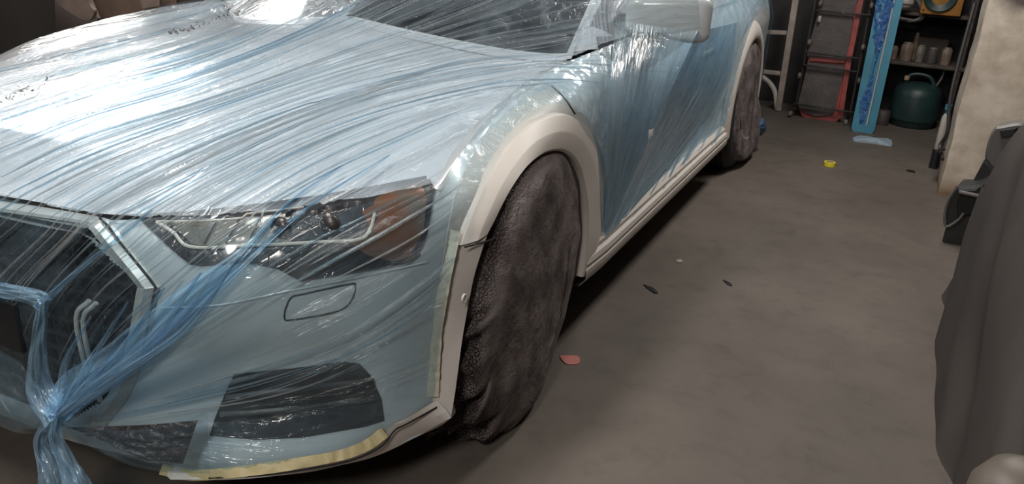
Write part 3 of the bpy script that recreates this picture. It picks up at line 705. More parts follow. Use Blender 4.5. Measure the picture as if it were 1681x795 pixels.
v1, f1, u1 = sub(fbd, fa, uv, dn); fpart('side_sheet', v1, f1, M['film_door'], u1)
# mirrored far side
v1, f1, u1 = sub(fb+nrmB*.02, ff, uv*0+fb[:, :2]*[.5, .5], (fb[ff][:, :, 2].min(1) > .3) & (np.arange(len(ff)) % 1 == 0))
v1 = v1.copy(); v1[:, 0] *= -1; fpart('far_side_sheet', v1, f1[:, ::-1], M['film_front'], u1)
# hood sheet
na = (420, 420); ha = surf(netA[:, :6], *na).reshape(-1, 3); hf = orient(ha, grid_faces(*na), REF); hn = vnormals(ha, hf)
uvh = film_uv(ha); dh = fold_disp(ha, uvh, .006)+crumple(ha, 7, .004)*np.clip((ha[:, 0]-.45)*4, .2, 1)
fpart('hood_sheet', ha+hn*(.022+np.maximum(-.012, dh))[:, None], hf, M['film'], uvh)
v1 = ha+hn*.022; v1[:, 0] *= -1
h2 = surf(netA[:, :6], 200, 200).reshape(-1, 3); h2f = orient(h2, grid_faces(200, 200), REF); h2n = vnormals(h2, h2f); h2v = h2+h2n*.022; h2v[:, 0] *= -1
uv2 = film_uv(h2v); h2v += (h2n*[-1, 1, 1])*np.maximum(-.012, fold_disp(h2v, uv2, .008))[:, None]
fpart('hood_sheet', h2v, h2f[:, ::-1], M['film'], uv2)
# windscreen and roof sheet, stretched over the glass
g2 = surf(netG, 260, 120).reshape(-1, 3); g2f = orient(g2, grid_faces(260, 120), REF); g2n = vnormals(g2, g2f); uvg = film_uv(g2)
fpart('windscreen_sheet', g2+g2n*(.025+np.maximum(-.015, fold_disp(g2, uvg, .008)))[:, None], g2f, M['film_glass'], uvg)
g3 = g2.copy(); g3[:, 0] *= -1; g3n = g2n*[-1, 1, 1]; fpart('roof_sheet', g3+g3n*.022, g2f[:, ::-1], M['film'], film_uv(g3))
s2 = surf(netS, 160, 40).reshape(-1, 3); s2f = orient(s2, grid_faces(160, 40), REF); s2n = vnormals(s2, s2f); uvs = film_uv(s2, 'door')
fpart('window_sheet', s2+s2n*.02, s2f, M['film'], uvs)
s3 = s2.copy(); s3[:, 0] *= -1; s3n = s2n*[-1, 1, 1]; fpart('window_sheet', s3+s3n*.02, s2f[:, ::-1], M['film'], uvs)

def coons(name, left, right, nu, nv, m, amp=.006, sag=0, vs=(2, 3), parent=film):
    """sheet between two rails given as 3-D point lists"""
    Lr = cr(np.array(left, float), nu); Rr = cr(np.array(right, float), nu); V = []; U = []
    for i in range(nu):
        for j in range(nv):
            t = j/(nv-1); p = Lr[i]*(1-t)+Rr[i]*t; V.append(p); U.append((i/nu*vs[0], t*vs[1]))
    V = np.array(V); F = orient(V, grid_faces(nu, nv), V.mean(0)-ray(840, 397)*-1); N = vnormals(V, F); U = np.array(U)
    tt = (np.arange(len(V)) % nv)/(nv-1); ed = np.sin(np.pi*tt)
    h = np.array([pnoise(Vector((u*1.5, v*7, 4)))+.5*abs(pnoise(Vector((u*3, v*17, 8)))) for u, v in U])*amp
    V = V+N*(h*np.minimum(1, ed*3))[:, None]; V[:, 2] -= sag*ed
    return fpart(name, V, F, m, U, parent)
M['tent'] = film_mat('tent_film', .32, .75, tint=(.60, .83, .95), col=(.42, .70, .92), ufreq=1., vfreq=3.5, bump=.6)
M['tent_pale'] = film_mat('tent_film_pale', .04, .40, tint=(.88, .94, .97), col=(.66, .80, .88), ufreq=.8, vfreq=3, bump=.4, gloss=.3, edge=.1)
def S(px, py, off=.01): return hitn(px, py, off, BODY)
tipb = at(1145, 52, 0, 1.09); tipt = at(1148, 6, 0, 1.10); toe = S(984, 388, .02)
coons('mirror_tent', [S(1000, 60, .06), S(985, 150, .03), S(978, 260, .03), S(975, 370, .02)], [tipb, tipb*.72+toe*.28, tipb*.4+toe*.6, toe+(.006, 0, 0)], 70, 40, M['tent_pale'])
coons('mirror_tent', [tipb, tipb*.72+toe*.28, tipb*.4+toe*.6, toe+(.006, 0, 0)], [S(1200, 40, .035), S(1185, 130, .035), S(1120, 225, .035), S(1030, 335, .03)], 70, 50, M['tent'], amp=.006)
coons('mirror_wrap', [at(1022, -2, 0, .95), at(1060, -14, 0, 1.0), at(1100, -25, 0, 1.05), at(1146, -5, 0, 1.11)], [at(1015, 72, 0, .95), at(1060, 63, 0, 1.01), at(1100, 57, 0, 1.06), at(1150, 48, 0, 1.11)], 50, 30, M['tent_pale'], amp=.006)

# gathered knot at the front with its tail
K = at(95, 684, 1, -1.0)
def ribbon(path, widths, nfold=5, amp=.006, m=None, name='gather', nv=24, tw=0):
    P = cr(np.array(path, float), 60); w = np.interp(np.linspace(0, 1, 60), np.linspace(0, 1, len(widths)), widths)
    T = np.gradient(P, axis=0); T /= np.linalg.norm(T, axis=1)[:, None]; view = CP-P; view /= np.linalg.norm(view, axis=1)[:, None]
    Sd = np.cross(T, view); Sd /= np.linalg.norm(Sd, axis=1)[:, None]; N = np.cross(Sd, T); V = []; U = []
    ph = random.random()*6
    for i in range(60):
        for j in range(nv):
            t = j/(nv-1)-.5; a = amp*.55*math.sin(t*2*math.pi*nfold*(.6+.05*math.sin(i*.1))+ph+1.2*math.sin(i*.12+ph))*math.sin(i*.21+t*4+ph)+amp*.8*pnoise(Vector((i*.08, t*9, ph)))
            cup = -.25*w[i]*(2*t)**2
            V.append(P[i]+Sd[i]*w[i]*t*(1+.12*pnoise(Vector((i*.15, t, ph))))+N[i]*(a+cup)); U.append((i/60*1.2, t*1.6+ph))
    return fpart(name, V, grid_faces(60, nv), m or M['pleat'], np.array(U))
def SB(px, py, off): return hitn(px, py, off, BODYAB)
ribbon([K, SB(150, 622, .05), SB(230, 560, .05), SB(320, 480, .035), SB(400, 420, .03), SB(480, 350, .028), SB(560, 290, .026)], [.05, .08, .075, .045, .020, .006, .002], 5, .007)
ribbon([K, SB(140, 640, .05), SB(210, 590, .045), SB(300, 520, .035), SB(390, 445, .03), SB(520, 350, .026), SB(640, 270, .024)], [.04, .06, .05, .026, .014, .006, .002], 3, .006)
ribbon([K, at(66, 640, 1, -.99), at(62, 590, 1, -.985), at(66, 540, 1, -.975), at(70, 498, 1, -.965)], [.06, .05, .032, .024, .02], 3, .006)
ribbon([at(70, 498, 1, -.965), at(95, 475, 1, -.962), at(135, 440, 1, -.95), at(190, 395, 1, -.93), at(250, 345, 1, -.90)], [.02, .014, .010, .006, .004], 2, .004)
ribbon([at(70, 498, 1, -.965), at(60, 490, 1, -.965), at(20, 480, 1, -.96), at(-40, 470, 1, -.96)], [.03, .035, .03, .03], 3, .006)
ribbon([K, at(40, 655, 1, -1.0), at(0, 610, 1, -1.0), at(-60, 560, 1, -1.0)], [.05, .07, .07, .06], 5, .007, M['film_front'])
ribbon([K, at(40, 690, 1, -1.0), at(0, 672, 1, -1.0), at(-60, 650, 1, -1.0)], [.05, .05, .06, .06], 4, .006, M['film_front'])
ribbon([K, at(72, 722, 1, -1.0), at(84, 760, 1, -1.005), at(98, 800, 1, -1.01), at(108, 850, 1, -1.01)], [.028, .034, .050, .075, .085], 4, .010)
ribbon([K, at(92, 720, 1, -1.012), at(112, 765, 1, -1.015), at(128, 800, 1, -1.02), at(140, 850, 1, -1.02)], [.022, .024, .034, .05, .06], 3, .008)
for k in range(9):        # fan of thin folds over the grille
    x1 = 110+k*24; y1 = 590-k*6
    ribbon([K, at(100+k*9, 655-k*3, 1, -.985), at(x1, y1, 1, -.96), at(x1+40+k*6, y1-70-k*6, 1, -.945)], [.02, .022, .012, .004], 2, .004, M['film_front'] if k % 2 else M['pleat'])
# lower skirt of the film, sagging from the knot to the taped lip
coons('lower_sag', [K, at(180, 706, 1, -.97), at(240, 703, 1, -.95), at(300, 690, 1, -.92), at(340, 672, 1, -.89)], [K+(0, -.004, -.012), at(150, 732, 1, -1.0), at(200, 760, 1, -.99), at(265, 775, 1, -.955), at(345, 778, 1, -.90)], 60, 30, M['film_front'], amp=.012)
M['foil'] = mat('crinkled_liner', (.035, .03, .033), .25, spec=.8, bump=1, bscale=55, dist=.012)
coons('crinkled_liner', [at(110, 702, 1, -.955), at(180, 700, 1, -.94), at(250, 697, 1, -.925), at(325, 690, 1, -.885)], [at(150, 716, 1, -.97), at(200, 740, 1, -.965), at(250, 757, 1, -.94), at(300, 762, 1, -.90)], 40, 16, M['foil'], amp=.014)
# raised pleats that follow the guide lines
M['ridge'] = film_mat('raised_film', .15, .6, tint=(.70, .86, .96), col=(.55, .76, .92), ufreq=5, vfreq=3, bump=.9)
plV = []; plF = []; plU = []
M['ridge_white'] = film_mat('raised_film_pale', .2, .75, tint=(.90, .96, .99), col=(.86, .93, .97), ufreq=5, vfreq=3, bump=.9)
def add_pleat(G, i, t, a0, a1, w, off, tree=BODY):
    A_, B__ = G[i][0], G[i+1][0]; n = 46; tt = np.linspace(a0, a1, n); q = lambda A: np.stack([np.interp(tt, np.linspace(0, 1, len(A)), A[:, k]) for k in (0, 1)], 1)
    t_ = t+.18*np.array([pnoise(Vector((x*2.2, t*9, i))) for x in tt]); px = q(A_)*(1-t_[:, None])+q(B__)*t_[:, None]
    C = []
    for p in px:
        h = hit(p[0], p[1], off, tree)
        if h is None or (C and np.linalg.norm(h-C[-1]) > .12): 
            if len(C) > 12: break
            C = []; continue
        C.append(h)
    if len(C) < 10: return
    C = np.array(C); 
    T = np.gradient(C, axis=0); T /= np.linalg.norm(T, axis=1)[:, None]+1e-9; view = CP-C; view /= np.linalg.norm(view, axis=1)[:, None]
    Sd = np.cross(T, view); Sd /= np.linalg.norm(Sd, axis=1)[:, None]; m = len(C); ww = w*np.sin(np.linspace(.05, math.pi-.05, m))**.6
    o0 = len(plV)
    for k, (s_, z_) in enumerate(((-.5, -.2), (-.2, .25), (.05, .55), (.2, .2), (.5, -.2))):
        for j in range(m): plV.append(C[j]+Sd[j]*ww[j]*s_+view[j]*ww[j]*z_*.4); plU.append((j/m*2+t, s_+i+t*5))
    for r in range(4):
        for j in range(m-1): plF.append((o0+r*m+j, o0+r*m+j+1, o0+(r+1)*m+j+1, o0+(r+1)*m+j))
for k in range(230):
    i = random.choice([0, 0, 1, 1, 1, 2, 2, 2, 3, 3, 4, 4, 5, 5, 5, 6, 6, 7, 7, 9, 11]); a0 = random.uniform(0, .6); a1 = min(1, a0+random.uniform(.25, .7))
    add_pleat(GH, i, random.random(), a0, a1, random.uniform(.0015, .005)*(2. if random.random() < .10 else 1), .024)
    if k == 139:
        o = fpart('raised_pleat', np.array(plV), plF, M['ridge_white'], np.array(plU)); o['kind'] = 'stuff'; plV = []; plF = []; plU = []
for k in range(26):
    i = random.choice([0, 1, 2, 3, 4]); a0 = random.uniform(0, .5); add_pleat(GD, i, random.random(), a0, min(1, a0+random.uniform(.2, .5)), random.uniform(.004, .010), .03)
o = fpart('raised_pleat', np.array(plV), plF, M['ridge'], np.array(plU)); o['kind'] = 'stuff'
def speckle(px, n, w, m, size):
    P = dens(px, 2); V = []; F = []
    for k in range(n):
        i = random.randrange(len(P)); q = P[i]+rng.randn(2)*w; h = hit(q[0], q[1], .040, BODY)
        if h is None: continue
        t1 = rng.randn(3)*size; t2 = rng.randn(3)*size; b = len(V); V += [h, h+t1, h+t1*.6+t2, h+t2*.5]; F.append((b, b+1, b+2, b+3))
    if not V: return
    o = fpart('speckle_flakes', np.array(V), F, m, np.array(V)[:, :2]); o['kind'] = 'stuff'
M['flake'] = mat('dark_flake', (.10, .09, .085), .6); M['flake_pale'] = mat('pale_flake', (.8, .8, .8), .3)  # tiny dark and pale flakes scattered along crinkly marks of the hood film
speckle([(280, 76), (315, 68), (350, 52), (385, 44), (405, 36)], 150, 1.8, M['flake'], .004)
speckle([(350, 38), (390, 24), (430, 6)], 90, 2.0, M['flake_pale'], .005)
speckle([(8, 195), (40, 178), (60, 170)], 50, 2.5, M['flake'], .003)
speckle([(80, 160), (96, 146)], 14, 1.5, M['flake'], .003)
# masking tape along the film's edge
def tape(px, w, off=.012, m=None):
    V, F = strip(px, w, off=off, tree=BODYAB); V = V+np.array([.001, -.001, .001])*rng.randn(len(V), 1)
    return fpart('masking_tape', V, F, m or M['tape'], V[:, :2])
tape([(742, 378), (733, 425), (722, 480), (714, 540), (709, 600), (706, 650)], [.028, .024, .026, .022, .026, .03], .008, M['tape_pale'])
tape([(272, 772), (345, 771), (430, 762), (500, 752), (560, 740), (600, 724), (626, 704)], [.024, .022, .024, .022, .024, .026], .016)
tape([(985, 390), (1020, 356), (1080, 302), (1140, 250), (1188, 205)], .014, .012)
# torn white scrap on the door
p = at(1068, 220, 0, 1.03); rr_ = MB(); V_ = [p+np.array(q)*.55 for q in ((0, -.04, -.03), (.01, .02, .03), (0, .05, .035), (.005, .03, -.01), (.012, -.01, .0), (-.005, -.03, .03))]
o = meshobj('film_scrap', V_, [(0, 4, 5), (4, 1, 5), (4, 3, 2, 1), (0, 3, 4)], mat('white_scrap', (.8, .82, .84), .4)); o.parent = film

# ------------------------------------------------------------------ cloth wheel covers
def cloth_mat():
    m = mat('quilted_cloth', (.10, .088, .084), .9, spec=.15); nt = m.node_tree; N = nt.nodes; L = nt.links; b = N['Principled BSDF']; tc = N.new('ShaderNodeTexCoord')
    v = N.new('ShaderNodeTexVoronoi'); v.inputs['Scale'].default_value = 105; v.feature = 'DISTANCE_TO_EDGE'
    n = N.new('ShaderNodeTexNoise'); n.inputs['Scale'].default_value = 9; n.inputs['Detail'].default_value = 6
    ns = N.new('ShaderNodeTexNoise'); ns.inputs['Scale'].default_value = 22; ns.inputs['Detail'].default_value = 3; ns.inputs['Distortion'].default_value = 1
    for q in (v, n, ns): L.new(tc.outputs['Object'], q.inputs['Vector'])
    r = N.new('ShaderNodeValToRGB'); r.color_ramp.elements[0].position = .38; r.color_ramp.elements[1].position = .66
    r.color_ramp.elements[0].color = (.085, .068, .067, 1); r.color_ramp.elements[1].color = (.20, .172, .168, 1); L.new(n.outputs['Fac'], r.inputs['Fac']); L.new(r.outputs['Color'], b.inputs['Base Color'])
    mr = N.new('ShaderNodeMapRange'); mr.inputs['From Max'].default_value = .25; L.new(v.outputs['Distance'], mr.inputs['Value'])
    b1 = N.new('ShaderNodeBump'); b1.inputs['Strength'].default_value = .9; b1.inputs['Distance'].default_value = .010; L.new(mr.outputs['Result'], b1.inputs['Height'])
    uvn = N.new('ShaderNodeUVMap'); uvn.uv_map = 'UVMap'; sx_ = N.new('ShaderNodeSeparateXYZ'); L.new(uvn.outputs['UV'], sx_.inputs[0])
    m3 = N.new('ShaderNodeMapRange'); m3.inputs['From Min'].default_value = .2; m3.inputs['To Min'].default_value = .12; m3.inputs['To Max'].default_value = .95; L.new(sx_.outputs['X'], m3.inputs['Value']); L.new(m3.outputs['Result'], b1.inputs['Strength'])
    b2 = N.new('ShaderNodeBump'); b2.inputs['Strength'].default_value = .5; b2.inputs['Distance'].default_value = .012; L.new(ns.outputs['Fac'], b2.inputs['Height']); L.new(b1.outputs['Normal'], b2.inputs['Normal'])
    L.new(b2.outputs['Normal'], b.inputs['Normal']); return m
M['cloth'] = cloth_mat()
def cover(wy, label, seed, amp=1, foot=0, front_skirt=0.0, flare=0, steer=0, tyre_gap=False, gap_at=None):
    NR = 240; prof = [(.02, .972), (.10, .974), (.20, .974), (.29, .970), (.335, .962), (.362, .945), (.377, .925), (.383, .90), (.385, .86), (.386, .82), (.388, .77), (.386, .72), (.37, .69), (.34, .675)]
    pr = cr(np.array(prof), 90); V = []; T_l = []
    for i, (r, x) in enumerate(pr):
        for j in range(NR):
            a = 2*math.pi*j/NR; ca, sa = math.cos(a), math.sin(a); n = Vector((r*ca*2.2, r*sa*2.2, x*2+seed))
            tread = min(1, max(0, (.955-x)/.04)); fc = 1-tread
            fold = (1-abs(pnoise(Vector((a*2.6+seed, x*7, seed)))*2.2)); fold = max(0, fold)**3
            # broad drape on the leading face, long creases running down and across
            fd = (1-min(1, abs(pnoise(Vector((r*sa*7+r*ca*2, x*5+r*ca*9, seed+9)))*3.2)))**2
            dr = tread*(.022*fold+.020*fd*(ca < .2)+.010*pnoise(Vector((a*4, x*9, seed))))*amp
            dx = fc*(.012*pnoise(n*1.3)+.006*pnoise(n*4))*amp+tread*.012*pnoise(n*3)*amp
            if tyre_gap:
                up_ = min(1, max(0, sa*2.5)); dr *= 1-.85*up_; dx *= 1-.6*up_*tread
                for a0, sl, dp, wd_ in ((2.98, 1.6, .030, .035), (3.12, 2.2, .016, .03), (3.56, 2.6, .038, .05), (3.95, 2.0, .030, .05), (4.25, 1.5, .03, .06)):
                    q = (a-a0-sl*(.90-x))/wd_; dr += tread*(-dp*math.exp(-q*q)+dp*.75*math.exp(-(q-1.8)**2))
            T_l.append((tread, 0))
            rr = (r+dr)*((1.045-.03*max(0, sa)) if tyre_gap else 1); y = wy+rr*ca+(.014 if tyre_gap else 0); z = .372+rr*sa
            if flare: # loose cloth bulging at the far lower side
                dx += flare*fc*max(0, -sa)*(.5+.5*ca)*(r/.36)**2; y += flare*1.2*max(0, ca)*max(0, -sa*.9+.35)*(r/.36)
            z = max(z, .004+.004*abs(pnoise(n*5)))
            if front_skirt and ca < 0 and z < .20: y -= front_skirt*(.20-z)/.20*tread; 
            if gap_at is not None:
                q = max(0, math.cos(a-math.radians(gap_at)))**2.5; k_ = 1-.17*q*(r > .2); y = wy+(y-wy)*k_; z = .372+(z-.372)*k_
            ox = x+dx+(.016 if tyre_gap else 0)-.835; oy = y-wy; V.append((.835+ox*math.cos(steer)-oy*math.sin(steer), wy+.012+ox*math.sin(steer)+oy*math.cos(steer), z))
    k = len(pr); F = [(i*NR+j, i*NR+(j+1) % NR, (i+1)*NR+(j+1) % NR, (i+1)*NR+j) for i in range(k-1) for j in range(NR)]+[tuple(range(NR))[::-1]]
    o = meshobj('wheel_cover', V, F, M['cloth'], None, np.array(T_l)); bm = bmesh.new(); bm.from_mesh(o.data); bmesh.ops.recalc_face_normals(bm, faces=bm.faces); bm.to_mesh(o.data); bm.free()
    return tag(o, label, 'wheel cover', 'cloth wheel covers')
cover(0, 'dark grey padded cloth cover over the nearer front wheel', 3.1, 1.25, 0, .05, 0, math.radians(6), True, -38)
cover(2.925, 'brownish grey wrinkled cloth cover hanging off the rear wheel', 8.7, 1.3, 0, 0, .11, gap_at=232)

bv = []; bf = []
c_b = at(1246, 204, 0, 1.0)+np.array([.03, .065, -.01])
for i in range(22):
    for j in range(12):
        a = -1.6+3.2*i/21; w_ = math.cos(a)**.6 if abs(a) < 1.57 else 0; t_ = (j/11-.5)*2
        bv.append((c_b[0]-.03+.035*(1-t_*t_)*w_+.01*pnoise(Vector((i*.4, j*.5, 2))), c_b[1]+.085*t_*w_+.03*math.sin(i*.3), c_b[2]-.01+.13*i/21-.075))
bf = grid_faces(22, 12)
o = meshobj('film_bundle', bv, bf, mat('blue_film_bundle', (.05, .10, .20), .45, bump=.8, bscale=40), None); tag(o, 'bunch of dark blue film tucked behind the rear wheel cover', 'plastic sheet')
# ------------------------------------------------------------------ back of the workshop
def thing(name, P, label, cat, group=None): return empty(name, tuple(P), label, cat, group)
def tb(mb, name, m, par, parent=None):
    o = mb.build(name, m); fix_parent(o, par)
    if parent: o.parent = parent; o.matrix_parent_inverse = Matrix.Identity(4)
    return o
def Y(px, py, y): return at(px, py, 1, y)
M['wood'] = mat('painted_timber', (.30, .255, .225), .75, var=.2, vscale=14, bump=.3, bscale=40)
M['black_sheet'] = mat('black_sheet', (.012, .011, .012), .7)
M['red'] = mat('red_enamel', (.27, .036, .03), .45, var=.25, vscale=15)
M['pad'] = mat('vinyl_pad', (.070, .058, .056), .6, var=.2, vscale=10, bump=.3, bscale=50)
M['steel_black'] = mat('blackened_steel', (.035, .033, .034), .45, .3, var=.2)
M['castor'] = mat('castor_grey', (.13, .115, .105), .6)
M['blue'] = mat('blue_enamel', (.05, .215, .32), .4, var=.1, vscale=8)
M['blue_film'] = film_mat('blue_film_scrap', .55, .95, tint=(.10, .35, .75), col=(.03, .20, .58), ufreq=8, vfreq=12, bump=1.2, cfreq=90)
M['shelf'] = mat('rusty_shelf', (.065, .05, .042), .7, var=.35, vscale=12)
M['yellow'] = mat('orange_enamel', (.34, .155, .035), .5, var=.2, vscale=10)
M['green'] = mat('green_tank', (.014, .036, .036), .45, var=.2, vscale=9, bump=.1)
M['jar'] = mat('dusty_jar', (.20, .15, .12), .4, var=.3, vscale=20)
M['tin'] = mat('tin_can', (.24, .21, .19), .4, .4, var=.3, vscale=25)
M['hose'] = mat('grey_hose', (.11, .10, .095), .6)
M['white'] = mat('off_white', (.42, .38, .35), .5, var=.15)
# timber trestle: post, two rails, curved brace
Yt = 4.83
t = thing('timber_trestle', Y(1280, 178, Yt), 'pale wooden trestle frame standing behind the rear wheel', 'trestle')
def pbeam(a, b, y, w, h, mb=None): return (mb or MB()).beam(Y(*a, y), Y(*b, y), w, h, up=(0, 1, 0))
tb(pbeam((1278, 181), (1313, -40), Yt, .045, .06), 'post', M['wood'], t)
tb(pbeam((1200, 50), (1297, 54), Yt+.02, .03, .045), 'rail', M['wood'], t)
tb(pbeam((1200, 112), (1288, 121), Yt+.02, .03, .045), 'rail', M['wood'], t)
tb(MB().tube(cr([Y(1228, 120, Yt), Y(1254, 128, Yt), Y(1271, 148, Yt), Y(1276, 180, Yt)], 20), .019, 8), 'curved_brace', M['white'], t)
tb(MB().beam(Y(1276, 181, Yt-.01), Y(1286, 140, Yt-.01), .028, .03, up=(0, 1, 0)), 'foot', M['white'], t)
o = MB().box(Y(1270, 60, 5.25), (1.3, .03, 1.9), Matrix.Rotation(math.radians(-4), 3, 'X'), .004).build('black_panel', M['black_sheet']); tag(o, 'tall black sheet leaning on the back wall behind the trestle', 'panel')
o = MB().box((.93, 5.42, .62), (.20, .03, 1.24), Matrix.Rotation(math.radians(-6), 3, 'X'), .004).build('plywood_board', mat('brown_board', (.05, .042, .04), .8, var=.2)); tag(o, 'narrow brown board leaning in the dark behind the trestle', 'board')
# mechanic's creeper standing on end
def creeper():
    A0, B0 = (1303, 190), (1398, 203); y0, y1 = 4.72, 4.95   # leans back
    c = thing('mechanic_creeper', Y(1350, 196, 4.72), 'upright red mechanic creeper with dark vinyl pads and black tube frame', 'creeper')
    def Z(px, py): # the leaning plane: depth grows with height
        y = 4.72
        for _ in range(3): P = Y(px, py, y); y = 4.72+.13*max(0, P[2])
        return Y(px, py, y)
    def q(px, py, f): P = Z(px, py).copy(); P[1] -= f; return P
    def slab(poly, th, nm, m, f=0):
        n = len(poly); a = [q(*p, f) for p in poly]; b = [p+np.array([0, th, 0]) for p in a]
        return tb(MB().add(a+b, [tuple(range(n)), tuple(range(n, 2*n))[::-1]]+[(i, (i+1) % n, n+(i+1) % n, n+i) for i in range(n)]), nm, m, c)
    slab([(1311, 175), (1316, 190), (1325, 194), (1372, 200), (1378, 196), (1424, -40), (1355, -40)], .012, 'pan', M['red'], 0)
    slab([(1323, 92), (1390, 97), (1404, 8), (1412, -6), (1356, -8), (1348, 6)], .03, 'back_pad', M['pad'], .02)
    slab([(1310, 172), (1322, 184), (1338, 190), (1362, 189), (1370, 184), (1388, 108), (1327, 102)], .03, 'seat_pad', M['pad'], .02)
    slab([(1357, -10), (1420, -8), (1428, -60), (1366, -60)], .03, 'head_pad', M['pad'], .02)
    slab([(1393, 180), (1378, 182), (1376, 195), (1384, 190), (1398, 100), (1420, -10), (1426, -40), (1418, -40), (1390, 95)][2:], .02, 'side_rail', M['red'], .03)
    slab([(1331, 93), (1388, 97), (1387, 103), (1330, 99)], .02, 'cross_strip', M['red'], .03)
    tb(MB().tube([q(1307, 178, .05), q(1346, -30, .05)], .010, 8), 'frame_tube', M['steel_black'], c)
    tb(MB().tube([q(1396, 186, .05), q(1438, -30, .05)], .010, 8), 'frame_tube', M['steel_black'], c)
    for (a, b) in (((1304, 168), (1402, 182)), ((1320, 105), (1408, 116)), ((1325, 84), (1412, 94)), ((1340, 16), (1432, 24))):
        tb(MB().beam(q(*a, .065), q(*b, .065), .012, .026, up=(0, 1, 0)), 'cross_bar', M['steel_black'], c)
        P = q((a[0]+b[0])/2, (a[1]+b[1])/2, .075); tb(MB().sph(P, .006, 8, 6), 'bolt', M['tin'], c)
    def castor(px, py):
        P = q(px, py, .08); w = MB().lathe([(.001, -.011), (.02, -.011), (.024, -.006), (.024, .006), (.02, .011), (.001, .011)], P, 'x', 16)
        w.box(P+(.0, .03, .0), (.03, .03, .012), None, .002); tb(w, 'castor', M['castor'], c)
    for p in ((1315, 122), (1412, 130), (1331, 68), (1418, 76), (1349, 5), (1432, 8), (1300, 184), (1390, 198)): castor(*p)
    tb(MB().box(q(1347, 30, .06), (.02, .008, .045), None, .002), 'paper_tag', M['white'], c)
creeper()
# blue channel panel with film stuffed inside, leaning
bp_ = thing('blue_channel_panel', Y(1415, 216, 4.5), 'long blue painted channel with crumpled blue film inside, leaning upright', 'panel')
def BL(px, py, f=0):
    y = 4.5
    for _ in range(3): P = Y(px, py, y); y = 4.5+.10*max(0, P[2])
    P = Y(px, py, y); P[1] -= f; return P
def prism(poly, th, fn, mbx=None, f=0):
    n = len(poly); a = [fn(*p, f) for p in poly]; b = [p+np.array([0, th, 0]) for p in a]
    return (mbx or MB()).add(a+b, [tuple(range(n)), tuple(range(n, 2*n))[::-1]]+[(i, (i+1) % n, n+(i+1) % n, n+i) for i in range(n)])
tb(prism([(1398, 210), (1402, 216), (1432, 219), (1436, 212), (1488, -30), (1446, -30)], .015, BL), 'channel_back', M['blue'], bp_)
tb(prism([(1398, 210), (1409, 211), (1460, -30), (1446, -30)], .03, BL, f=.03), 'channel_flange', M['blue'], bp_)
tb(prism([(1424, 213), (1436, 213), (1490, -30), (1474, -30)], .03, BL, f=.03), 'channel_flange', M['blue'], bp_)
tb(prism([(1398, 210), (1402, 216), (1432, 219), (1436, 212), (1435, 204), (1400, 202)], .04, BL, f=.035), 'channel_foot', M['blue'], bp_)
tb(prism([(1422, 204), (1424, 204), (1476, -30), (1474, -30)], .005, BL, f=.034), 'white_edge', M['white'], bp_)
def crumpled(name, poly, m, par, fn, f=.04, amp=.018, step=3.5):
    poly = np.array(poly, float); B = []
    for i in range(len(poly)):
        a, b = poly[i], poly[(i+1) % len(poly)]; n = max(1, int(np.linalg.norm(b-a)/step)); B += [a+(b-a)*k/n+rng.randn(2)*.5 for k in range(n)]
    B = np.array(B); x0, y0 = B.min(0); x1, y1 = B.max(0); gx, gy = np.meshgrid(np.arange(x0, x1, step), np.arange(y0, y1, step)); G = np.stack([gx.ravel(), gy.ravel()], 1)+rng.randn(gx.size, 2)*.5
    G = G[inpoly(G, poly)]; G = G[[np.min(np.hypot(*(B-g).T)) > step*.5 for g in G]]
    vs, es, fs, *_ = delaunay_2d_cdt([Vector(p) for p in B]+[Vector(p) for p in G], [], [list(range(len(B)))], 1, 1e-4)
    V = [fn(v.x, v.y, f+amp*(pnoise(Vector((v.x*.15, v.y*.1, 1)))+.6*rng.rand())) for v in vs]
    o = meshobj(name, V, [tuple(g) for g in fs], m, None, np.array([(v.x/60, v.y/60) for v in vs]), smooth=False); fix_parent(o, par); return o
crumpled('crumpled_film', [(1412, 205), (1418, 206), (1432, 150), (1436, 110), (1452, 60), (1474, -10), (1440, -10), (1434, 40), (1438, 52), (1432, 60), (1440, 85), (1430, 130), (1412, 166)], M['blue_film'], bp_, BL, f=.028)
# steel shelf with its load
ys = 5.05
sh = thing('shelf_rack', Y(1520, 200, ys), 'dark rusty shelf rack at the back beside the cream pier', 'shelf')
def plank(pya, pyb, nm, x0=1440, x1=1600):
    a, b = Y(x0, pya, ys-.15), Y(x1, pyb, ys-.15); z = (a[2]+b[2])/2
    tb(MB().box(((a[0]+b[0])/2, ys+.05, z-.012), (b[0]-a[0], .42, .024), None, .003), nm, M['shelf'], sh); return z
z1 = plank(101, 110, 'shelf_board'); z2 = plank(18, 25, 'shelf_board')
zb = .06
for x in (Y(1446, 150, ys)[0], Y(1574, 110, ys)[0]):
    for y in (ys-.14, ys+.24): tb(MB().beam((x, y, 0), (x, y, 1.5), .03, .03), 'upright', M['shelf'], sh)
tb(MB().box((1.9, ys+.29, .75), (.9, .01, 1.5)), 'back_sheet', M['black_sheet'], sh)
def item(mb, name, m, label, cat, group=None): return tag(mb.build(name, m), label, cat, group)
def can(px, h, r, kind, label, group, lid=True, dy=0, z=None, m=None):
    z = z1 if z is None else z; x = Y(px, 100, ys-.08)[0]; y = ys-.06+dy
    e = empty(kind, (x, y, z), label, kind.replace('_', ' ').split()[-1], group)
    prof = [(.001, 0), (r*.95, 0), (r, .004), (r, h*.8), (r*.92, h*.88), (r*.7, h*.92), (r*.7, h*.93), (.001, h*.93)]
    b = MB().lathe(prof, (0, 0, 0), 'z', 20).build('body', m or M['jar']); b.parent = e
    l = MB().lathe([(.001, h), (r*.72, h), (r*.75, h-.004), (r*.75, h*.9), (.001, h*.9)], (0, 0, 0), 'z', 20).build('lid', M['tin']); l.parent = e
